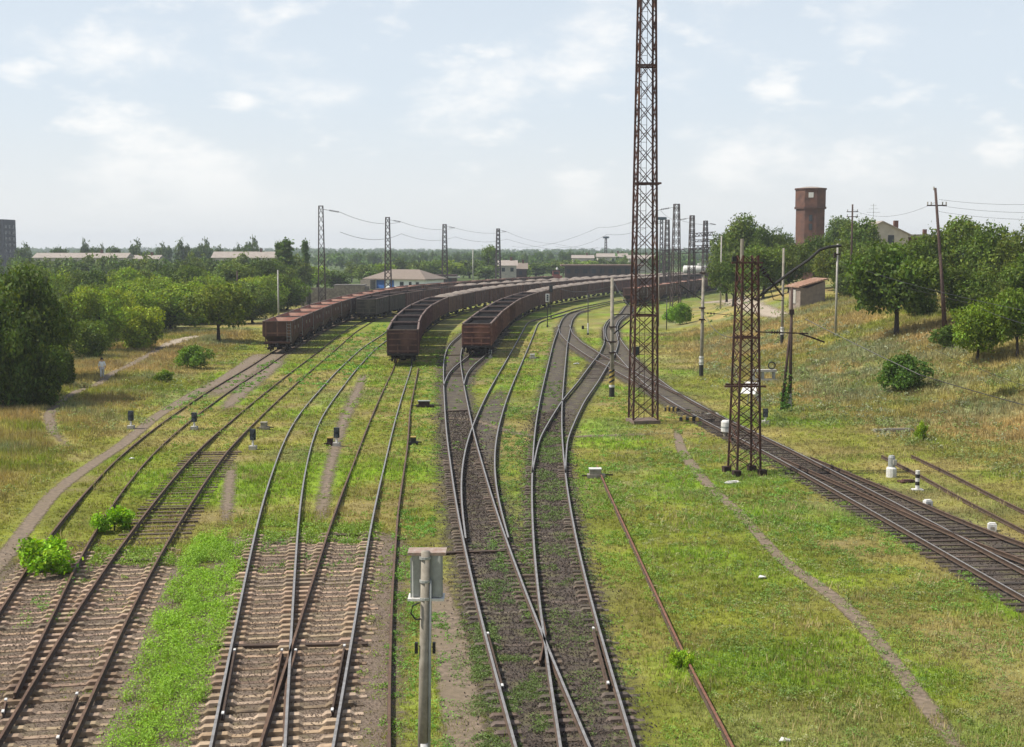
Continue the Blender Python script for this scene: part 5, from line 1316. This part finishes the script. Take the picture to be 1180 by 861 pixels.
# small rubbish on the ground
for i, (px, py, lab) in enumerate(((152, 530, "white scrap of rubbish on the left path"), (904, 858, "white scrap of rubbish near the bottom right"), (878, 668, "pale scrap lying in the right meadow"))):
    b = PT(px, py); q = MB(); q.prism([(-.14, -.06, .03), (.1, -.09, .06), (.15, .07, .03), (-.05, .1, .07)], (0, 0, .03)); o = q.build("rubbish_scrap", WHITE); o.location = b; tag(o, lab, "rubbish", "scraps of rubbish")

# ------------------------------------------------------------------ buildings
def D(px, py, depth): return Q(px, py, depth)
# white house with blue doors
dpt = 352; s = pxm(dpt); o0 = at_depth(455, dpt); t = thing("white_house", "long white house with brown hipped roof and blue doors behind the trains", "house", o0, R(-30))
hx = 41 / s; zw = H - 36 / s; zr = H - 25.5 / s; dep = 9.0
q = MB(); q.box((0, dep / 2, zw / 2 - .2), (hx * 2, dep, zw + .4)); q.build("wall", WALLW, t)
q = MB(); e = .7; v = [(-hx - e, -e, zw), (hx + e, -e, zw), (hx + e, dep + e, zw), (-hx - e, dep + e, zw), (-hx * .45, dep * .5, zr), (hx * .5, dep * .5, zr)]
v += [(x, y, z - .25) for x, y, z in v[:4]]
q.add(v, [(0, 1, 5, 4), (1, 2, 5), (2, 3, 4, 5), (3, 0, 4), (6, 7, 1, 0), (7, 8, 2, 1), (8, 9, 3, 2), (9, 6, 0, 3), (9, 8, 7, 6)]); q.build("roof", ROOFB, t)
X = lambda px: (px - 455) / s
for a, b_, z0, z1, m_, nm in ((429, 441, .3, zw - .35, BLUE, "garage_door"), (447.5, 453.5, .2, zw - .4, BLUE, "door")):
    q = MB(); q.box(((X(a) + X(b_)) / 2, -.05, (z0 + z1) / 2), (X(b_) - X(a), .12, z1 - z0)); q.build(nm, m_, t)
for a, b_ in ((462, 467), (484, 488), (474.5, 478)):
    q = MB(); q.box(((X(a) + X(b_)) / 2, -.04, 1.5), (X(b_) - X(a), .1, 1.1)); q.build("window", DARKW, t)
q = MB(); q.box((X(420.5), -1.2, 1.3), (14 / s, 2.4, 2.4)); q.build("porch", STONE, t)
# annex with flat roof
o1 = at_depth(513, 380); s = pxm(380); t = thing("annex_shed", "low dark shed with pale flat roof right of the white house", "shed", o1)
q = MB(); q.box((0, 2.5, 1.6), (26 / s, 5, 3.3)); q.build("wall", DARKBR, t); q = MB(); q.box((0, 2.3, H - 34.5 / s), (33 / s, 6.4, .45)); q.build("roof", CONCL, t); q = MB(); q.box((1, -.05, 1.2), (1.6, .1, 2.2)); q.build("door", DARKW, t)
# stone ruin
dpt = 255; s = pxm(dpt); o2 = at_depth(384, dpt); t = thing("stone_ruin", "roofless grey stone ruin beside the hopper wagons", "ruin", o2); X = lambda px: (px - 384) / s
zt = H - 44.5 / s
q = MB()
for a, b_, h_ in ((347, 353, 1), (358, 368, .95), (372, 385, .9), (385, 420, 1.04)):
    q.box(((X(a) + X(b_)) / 2, 0, zt * h_ / 2), (X(b_) - X(a) - .003, .6, zt * h_))
q.box(((X(353) + X(358)) / 2, 0, zt - .25), (X(358) - X(353), .59, .5)); q.box(((X(368) + X(372)) / 2, 0, .5), (X(372) - X(368), .58, 1)); q.box(((X(368) + X(372)) / 2, 0, zt * .86), (X(372) - X(368), .57, .4))
q.box((X(347.5), 3.2, zt * .45), (.6, 5.7, zt * .9)); q.box((X(419.5), 3.2, zt * .5), (.6, 5.7, zt)); q.box((0, 6.4, zt * .4), (X(420) - X(347), .6, zt * .8)); q.build("wall", STONE, t)
q = MB(); q.box((X(402), 1.6, zt * 1.04 + .12), (X(421) - X(385), 3.8, .22)); q.build("roof_slab", mat("slab", (.2, .18, .16), (.13, .12, .11), 2, .9), t)
# long low roofs and far houses
def far_house(px, depth, w_px, ytop, rh_px, label, wall=CREAM, roof=PALEROOF, dep=9, win=4):
    s = pxm(depth); o = at_depth(px, depth); t = thing("house", label, "house", o, 0, "pale houses beyond the trees"); hx = w_px / 2 / s; zr = H + (YH - ytop) / s - o.z; zw = zr - rh_px / s
    q = MB(); q.box((0, dep / 2, zw / 2), (2 * hx, dep, zw)); q.build("wall", wall, t)
    q = MB(); v = [(-hx - .5, -.6, zw), (hx + .5, -.6, zw), (hx + .5, dep + .6, zw), (-hx - .5, dep + .6, zw), (-hx - .5, dep / 2, zr), (hx + .5, dep / 2, zr)]
    q.add(v, [(0, 1, 5, 4), (1, 2, 5), (2, 3, 4, 5), (3, 0, 4), (3, 2, 1, 0)]); q.build("roof", roof, t)
    for k in range(win):
        q = MB(); q.box((-hx + (k + .5) * 2 * hx / win, -.04, zw - 1.4), (1.1, .1, 1.3)); q.build("window", DARKW, t)
    q = MB(); q.box((hx * .4, dep / 2, zr + .3), (.8, .8, 1.6)); q.build("chimney", BRICK, t)
far_house(92, 470, 106, 291.5, 5.5, "very long low house with pale roof at the left skyline", win=10)
far_house(165, 490, 34, 294, 4.5, "short pale-roofed house right of the very long one", win=3)
far_house(283, 455, 76, 290, 7, "long house with bright pale roof above the left wood", win=7)
far_house(585, 460, 20, 300, 6, "small pale gabled house right of the fourth mast", win=2)
far_house(600, 470, 14, 303, 7, "little brown-roofed house next to the small pale gabled one", wall=DARKBR, roof=ROOFB, win=1)
far_house(706, 620, 34, 292, 4, "pale low house beneath the small far floodlight mast", win=3)
far_house(740, 600, 30, 294, 4, "pale low house directly behind the tall tower", win=3)
far_house(672, 650, 24, 294, 3.5, "pale low house farthest left of the floodlight mast", win=2)
# apartment block
s = pxm(560); o3 = at_depth(-24, 560); t = thing("apartment_block", "grey high-rise block cut by the left edge", "apartment block", o3); hw2 = 29 / s; hb = H + 33 / s - o3.z
q = MB(); q.box((0, 7, hb / 2), (2 * hw2, 14, hb)); q.build("wall", BLOCKW, t)
for f in range(8):
    for k in range(6):
        q = MB(); q.box((-hw2 + (k + .5) * 2 * hw2 / 6, -.03, 2 + f * (hb - 2.5) / 8), (1.5, .1, 1.4)); q.build("window", DARKW, t)
for f in range(8):
    for k in range(3):
        q = MB(); q.box((hw2 + .03, 2.5 + k * 4.4, 2 + f * (hb - 2.5) / 8), (.1, 1.6, 1.4)); q.build("window", DARKW, t)
q = MB(); q.box((2, 6, hb + .8), (5, 5, 1.8)); q.build("lift_house", BLOCKW, t)
# long brown depot shed
dpt = 470; s = pxm(dpt); o4 = at_depth(694, dpt); t = thing("depot_shed", "long dark brown shed with flat overhanging roof beyond the trains", "shed", o4); hx = 44 / s; zt = H - 20.5 / s
q = MB(); q.box((0, 5, zt / 2), (2 * hx - 1.2, 9, zt)); q.build("wall", DARKBR, t); q = MB(); q.box((0, 4, zt + .2), (2 * hx + 2, 12.5, .5)); q.build("roof", mat("brown_sheet_roof", (.22, .13, .1), (.14, .09, .07), 1, .8), t)
for k in range(9):
    q = MB(); q.box((-hx + 1.6 + k * (2 * hx - 3.2) / 8, .45, zt * .62), (1.5, .12, 1.6)); q.build("window", DARKW, t)
for k in range(7):
    q = MB(); q.tube([(-hx + .4 + k * (2 * hx - .8) / 6, -1.7, 0), (-hx + .4 + k * (2 * hx - .8) / 6, -1.7, zt)], .16, 6); q.build("post", RUSTD, t)
# red rail crane cabin left of the shed
dpt = 420; s = pxm(dpt); o5 = at_depth(642, dpt); t = thing("rail_crane", "reddish railway machine with white lamp left of the brown shed", "railway machine", o5); RED = mat("faded_red_paint", (.28, .085, .06), (.17, .06, .05), 2, .7)
q = MB(); q.box((0, 0, 1.9), (3.0, 5, 1.1)); q.box((-.3, 0, 3.2), (2.2, 3, 1.7)); q.build("cabin", RED, t); q = MB(); q.box((-.3, 0, 4.12), (2.6, 3.4, .15)); q.build("cab_roof", RUSTD, t); q = MB(); q.box((-.3, -1.51, 3.3), (1.5, .05, .8)); q.build("window", DARKW, t); q = MB(); q.lathe([(.3, 4.2), (.38, 4.6), (.2, 5.0)], 10); q.build("lamp", WHITE, t); q = MB(); q.box((0, 0, .85), (2.2, 5.6, .7)); q.build("undercarriage", UNDER, t)
# white tank wagon / van at the far right
dpt = 352; s = pxm(dpt); o6 = at_depth(806, dpt); t = thing("tank_wagon", "white tank wagon far off below the rightmost masts", "freight wagon", o6)
q = MB(); zc = H - 24.5 / s; q.tube([(-4.2, 0, zc - o6.z), (-4.0, 0, zc - o6.z), (4.0, 0, zc - o6.z), (4.2, 0, zc - o6.z)], [.7, 1.05, 1.05, .7], 14); q.build("tank", WHITE, t, True); q = MB(); q.lathe([(.5, zc - o6.z + 1.2), (.5, zc - o6.z + 1.6)], 10); q.build("dome", WHITE, t); q = MB(); q.box((0, 0, max(.6, zc - o6.z - 1.6)), (8.8, 2.2, .4)); q.box((-3, 0, .4), (2, 1.9, .8)); q.box((3, 0, .4), (2, 1.9, .8)); q.build("underframe", UNDER, t)
# shed on the right bank
dpt = 166; s = pxm(dpt); o7 = at_depth(936, dpt); t = thing("hillside_shed", "small plastered shed with sloping terracotta roof on the bank", "shed", o7, R(14)); X = lambda px: (px - 936) / s
Z = lambda py: H + (YH - py) / s - o7.z
q = MB(); x0, x1, x2 = X(922), X(931), X(953); zl, zh = Z(329), Z(325)
q.prism([(x0, 0, -.6), (x0, 0, Z(331)), (x1, 0, Z(332)), (x2, 0, Z(324)), (x2, 0, -.6)], (0, 3.2, 0)); q.build("wall", PLASTER, t)
q = MB(); q.prism([(X(919), -.3, Z(331.2)), (X(919), -.3, Z(329.8)), (X(955), -.3, Z(320.5)), (X(955), -.3, Z(322.2))], (0, 3.9, 0)); q.build("roof", TERRA, t)
q = MB()
for k in range(9): a = k / 9; q.bar((X(920 + 34 * a), -.34, Z(329.6 - 8.9 * a) + .03), (X(920 + 34 * a), 3.64, Z(329.6 - 8.9 * a) + .03), .12, .07)
q.build("roof_ridges", TERRA, t)
q = MB(); q.box((x0 - .03, 1.6, Z(342)), (.1, .9, 1.7)); q.build("door", CONCL, t)
# cream gabled house on the hill
dpt = 225; s = pxm(dpt); o8 = at_depth(1022, dpt); t = thing("gabled_house", "cream gabled house with chimney showing above the hill trees", "house", o8); X = lambda px: (px - 1022) / s
Z = lambda py: H + (YH - py) / s - o8.z
q = MB(); q.prism([(X(1000), 0, 0), (X(1000), 0, Z(264)), (X(1016), 0, Z(256)), (X(1046), 0, Z(270)), (X(1046), 0, 0)], (0, 9, 0)); q.build("wall", CREAM, t)
q = MB(); q.prism([(X(998), -.3, Z(264)), (X(1016), -.3, Z(254.8)), (X(1049), -.3, Z(270.4)), (X(1049), -.3, Z(271.6)), (X(1016), -.3, Z(256.2)), (X(998), -.3, Z(265.4))], (0, 9.6, 0)); q.build("roof", PALEROOF, t)
q = MB(); q.box((X(1037), 3, Z(261)), (.7, .7, 2.0)); q.build("chimney", BRICK, t)
q = MB(); q.box((X(1026), -.03, Z(276)), (1.0, .1, 1.4)); q.build("window", DARKW, t)
q = MB(); aa = Vector((X(1007), 1, Z(256))); bb = Vector((X(1007), 1, Z(235))); q.tube([aa, bb], .035, 5)
for z_, w_ in ((Z(237), .5), (Z(241), .8), (Z(245), 1.1)): q.bar((bb.x - w_, 1, z_), (bb.x + w_, 1, z_), .04)
q.build("antenna", GREY, t)
o9 = at_depth(1062, 235); s = pxm(235); t = thing("house", "low brick house with dark roof right of the cream gabled house", "house", o9); Z = lambda py: H + (YH - py) / s - o9.z
q = MB(); q.box((0, 4, Z(273) / 2), (34 / s, 8, Z(273))); q.build("wall", BRICK, t); q = MB(); q.box((0, 4, Z(272)), (40 / s, 9, .5)); q.build("roof", PALEROOF, t); q = MB(); q.box((1, 2, Z(268)), (.6, .6, 1.1)); q.build("chimney", BRICK, t)
# brick water tower
dpt = 285; s = pxm(dpt); oA = at_depth(932.5, dpt); t = thing("water_tower", "octagonal red brick water tower above the hill trees", "water tower", oA); Z = lambda py: H + (YH - py) / s - oA.z
rt = 18.2 / s; zb_ = Z(240)
q = MB(); q.lathe([(rt * .95, 0), (rt * .95, zb_)], 8, ph=R(12)); q.build("shaft", BRICK, t)
q = MB(); q.lathe([(rt, zb_ + .003), (rt, Z(219.5))], 8, ph=R(12)); q.build("tank_storey", BRICK, t)
q = MB(); q.lathe([(rt * 1.05, zb_ - .25), (rt * 1.06, zb_ + .15)], 8, ph=R(12)); q.lathe([(rt * 1.06, Z(219.5)), (rt * 1.06, Z(218))], 8, ph=R(12)); q.build("cornice", mat("dark_brick_band", (.12, .06, .045), (.08, .045, .035), 2), t)
q = MB(); q.lathe([(rt * 1.0, Z(218)), (rt * .3, Z(218) + .35)], 8, ph=R(12)); q.build("roof", PALEROOF, t)
ap = rt * math.cos(math.pi / 8); an = -math.pi / 2 + R(-10.5 + 0) ; 
q = MB(); fa = R(12) + math.pi / 8 * (2 * 5 + 1); q.box((ap * math.cos(fa) * 1.0, ap * math.sin(fa) - .02, Z(226)), (1.0, .12, 1.05), 0, fa + math.pi / 2); q.build("white_window", WHITE, t)
for py in (262, 252):
    q = MB(); q.box((ap * .95 * math.cos(fa) * 1.0, ap * .95 * math.sin(fa) - .02, Z(py)), (.7, .12, 1.3), 0, fa + math.pi / 2); q.build("slit_window", DARKW, t)

# ------------------------------------------------------------------ person on the forest path
bp_ = PT(118, 437)
pr = thing("person", "person in white clothes walking away along the forest path", "person", bp_, R(25))
def skin_fig(name, pts, edges, radii, m, parent, sub=2):
    me = bpy.data.meshes.new(name); me.from_pydata(pts, edges, []); me.materials.append(m); o = link(name, me, parent)
    sk = o.modifiers.new("skin", 'SKIN'); ss_ = o.modifiers.new("sub", 'SUBSURF'); ss_.levels = sub; ss_.render_levels = sub
    for i, v in enumerate(me.skin_vertices[0].data): v.radius = (radii[i], radii[i] * .85); v.use_root = (i == 0)
    return o
J = [(0, 0, .92), (0, .01, 1.12), (0, .02, 1.32), (0, .01, 1.45), (0, -.02, 1.56), (0, -.03, 1.66), (-.1, 0, .88), (-.11, -.12, .5), (-.11, .02, .1), (-.11, -.13, .04), (.1, 0, .88), (.11, .1, .5), (.11, .22, .1), (.11, .1, .04), (-.19, .02, 1.4), (-.25, .08, 1.15), (-.25, -.02, .9), (-.25, -.06, .8), (.19, .02, 1.4), (.25, -.05, 1.15), (.25, -.16, .94), (.25, -.2, .85)]
E = [(0, 1), (1, 2), (2, 3), (3, 4), (4, 5), (0, 6), (6, 7), (7, 8), (8, 9), (0, 10), (10, 11), (11, 12), (12, 13), (2, 14), (14, 15), (15, 16), (16, 17), (2, 18), (18, 19), (19, 20), (20, 21)]
Rd = [.14, .13, .15, .06, .085, .1, .1, .065, .045, .04, .1, .065, .045, .04, .06, .045, .035, .035, .06, .045, .035, .035]
skin_fig("body", J, E, Rd, SKIN, pr)
skin_fig("shirt", [J[0], J[1], J[2], (0, .01, 1.42), J[14], J[15], (-.25, .02, 1.02), J[18], J[19], (.25, -.1, 1.05)], [(0, 1), (1, 2), (2, 3), (2, 4), (4, 5), (5, 6), (2, 7), (7, 8), (8, 9)], [.175, .165, .185, .08, .085, .07, .06, .085, .07, .06], CLOTH, pr)
CLOTH2 = mat("pale_grey_cotton", (.55, .55, .57), (.45, .45, .47), 9, .9)
skin_fig("trousers", [(0, 0, .96), J[6], J[7], (-.11, .01, .14), J[10], J[11], (.11, .21, .14)], [(0, 1), (1, 2), (2, 3), (0, 4), (4, 5), (5, 6)], [.165, .125, .095, .08, .125, .095, .08], CLOTH2, pr)
q = MB(); q.lathe([(.02, 1.5), (.1, 1.55), (.125, 1.64), (.11, 1.73), (.05, 1.78)], 12, (0, .03, 0)); q.build("hair", HAIR, pr, True)

# ------------------------------------------------------------------ haze, sky, sun
hv = bpy.data.materials.new("summer_haze"); hv.use_nodes = True; N = hv.node_tree.nodes; L = hv.node_tree.links
N.remove(N["Principled BSDF"]); pv = N.new("ShaderNodeVolumePrincipled"); pv.inputs["Color"].default_value = (.86, .92, 1, 1); pv.inputs["Density"].default_value = .00022; pv.inputs["Anisotropy"].default_value = .2
L.new(pv.outputs[0], [n for n in N if n.type == 'OUTPUT_MATERIAL'][0].inputs["Volume"])
q = MB(); q.box((0, 1720, 18), (4900, 3600, 52)); hzb = q.build("haze", hv); hzb["kind"] = "stuff"; hzb.display_type = 'WIRE'

SUN = Vector((-.60, -.05, .80)).normalized()
el = math.asin(SUN.z); az_ = math.atan2(SUN.x, SUN.y)
w = bpy.data.worlds.new("World"); scene.world = w; w.use_nodes = True; N = w.node_tree.nodes; L = w.node_tree.links
bg = N["Background"]; bg.inputs["Strength"].default_value = .10
sk = N.new("ShaderNodeTexSky"); sk.sky_type = 'NISHITA'; sk.sun_disc = False; sk.sun_elevation = el; sk.sun_rotation = az_; sk.air_density = 1.0; sk.dust_density = 1.2; sk.ozone_density = 1.0; sk.altitude = 100
tc = N.new("ShaderNodeTexCoord"); mp = N.new("ShaderNodeMapping"); mp.inputs["Scale"].default_value = (8.5, 8.5, 17); mp.inputs["Location"].default_value = (3.1, .4, .5)
L.new(tc.outputs["Generated"], mp.inputs["Vector"])
n1 = N.new("ShaderNodeTexNoise"); n1.inputs["Scale"].default_value = 1.0; n1.inputs["Detail"].default_value = 9; n1.inputs["Roughness"].default_value = .56; n1.inputs["Distortion"].default_value = .1
L.new(mp.outputs[0], n1.inputs["Vector"])
r = N.new("ShaderNodeMapRange"); r.interpolation_type = 'SMOOTHERSTEP'; r.inputs[1].default_value = .47; r.inputs[2].default_value = .75; r.inputs[4].default_value = .72
L.new(n1.outputs["Fac"], r.inputs[0])
mp2 = N.new("ShaderNodeMapping"); mp2.inputs["Scale"].default_value = (15, 15, 34); mp2.inputs["Location"].default_value = (1.7, 2.2, .9); L.new(tc.outputs["Generated"], mp2.inputs["Vector"])
n2 = N.new("ShaderNodeTexNoise"); n2.inputs["Scale"].default_value = 1.0; n2.inputs["Detail"].default_value = 10; n2.inputs["Roughness"].default_value = .52; L.new(mp2.outputs[0], n2.inputs["Vector"])
r2_ = N.new("ShaderNodeMapRange"); r2_.interpolation_type = 'SMOOTHSTEP'; r2_.inputs[1].default_value = .55; r2_.inputs[2].default_value = .76; r2_.inputs[4].default_value = .7; L.new(n2.outputs["Fac"], r2_.inputs[0])
mxx = N.new("ShaderNodeMath"); mxx.operation = 'MAXIMUM'; L.new(r.outputs[0], mxx.inputs[0]); L.new(r2_.outputs[0], mxx.inputs[1])
sx = N.new("ShaderNodeSeparateXYZ"); L.new(tc.outputs["Generated"], sx.inputs[0])
rz_ = N.new("ShaderNodeMapRange"); rz_.inputs[1].default_value = .015; rz_.inputs[2].default_value = .07; L.new(sx.outputs["Z"], rz_.inputs[0])
ml = N.new("ShaderNodeMath"); ml.operation = 'MULTIPLY'; L.new(mxx.outputs[0], ml.inputs[0]); L.new(rz_.outputs[0], ml.inputs[1])
veil = N.new("ShaderNodeMix"); veil.data_type = 'RGBA'; veil.inputs[0].default_value = .80; veil.inputs[7].default_value = (6.5, 7.15, 7.8, 1)
L.new(sk.outputs[0], veil.inputs[6])
vr = N.new("ShaderNodeMapRange"); vr.inputs[1].default_value = .14; vr.inputs[2].default_value = .6; vr.inputs[3].default_value = .82; vr.inputs[4].default_value = .12
sx0 = N.new("ShaderNodeSeparateXYZ"); L.new(tc.outputs["Generated"], sx0.inputs[0]); L.new(sx0.outputs["Z"], vr.inputs[0]); L.new(vr.outputs[0], veil.inputs[0])
hzr = N.new("ShaderNodeMapRange"); hzr.interpolation_type = 'SMOOTHSTEP'; hzr.inputs[1].default_value = -.02; hzr.inputs[2].default_value = .12; hzr.inputs[3].default_value = .9; hzr.inputs[4].default_value = 0; L.new(sx0.outputs["Z"], hzr.inputs[0])
warm = N.new("ShaderNodeMix"); warm.data_type = 'RGBA'; warm.inputs[7].default_value = (7.3, 7.35, 7.2, 1); L.new(hzr.outputs[0], warm.inputs[0]); L.new(veil.outputs[2], warm.inputs[6])
mx = N.new("ShaderNodeMix"); mx.data_type = 'RGBA'; mx.inputs[7].default_value = (9.2, 9.0, 8.7, 1)
L.new(ml.outputs[0], mx.inputs[0]); L.new(warm.outputs[2], mx.inputs[6]); L.new(mx.outputs[2], bg.inputs["Color"])
sl = bpy.data.lights.new("sun", 'SUN'); sl.energy = 4.9; sl.angle = R(.53); sl.color = (1, .95, .86)
so = bpy.data.objects.new("sun", sl); COL.objects.link(so); so.rotation_euler = (-SUN).to_track_quat('-Z', 'Y').to_euler(); so.location = (-60, 20, 80)

vs = scene.view_settings; vs.view_transform = 'Standard'; vs.look = 'None'; vs.exposure = 0.3; vs.gamma = 1; vs.use_curve_mapping = False
scene.render.engine = 'CYCLES'
cy = scene.cycles; cy.use_denoising = True; cy.max_bounces = 6; cy.diffuse_bounces = 3; cy.glossy_bounces = 2; cy.transmission_bounces = 3; cy.transparent_max_bounces = 12; cy.volume_bounces = 0
cy.use_adaptive_sampling = True; cy.adaptive_threshold = .02; cy.sample_clamp_indirect = 4
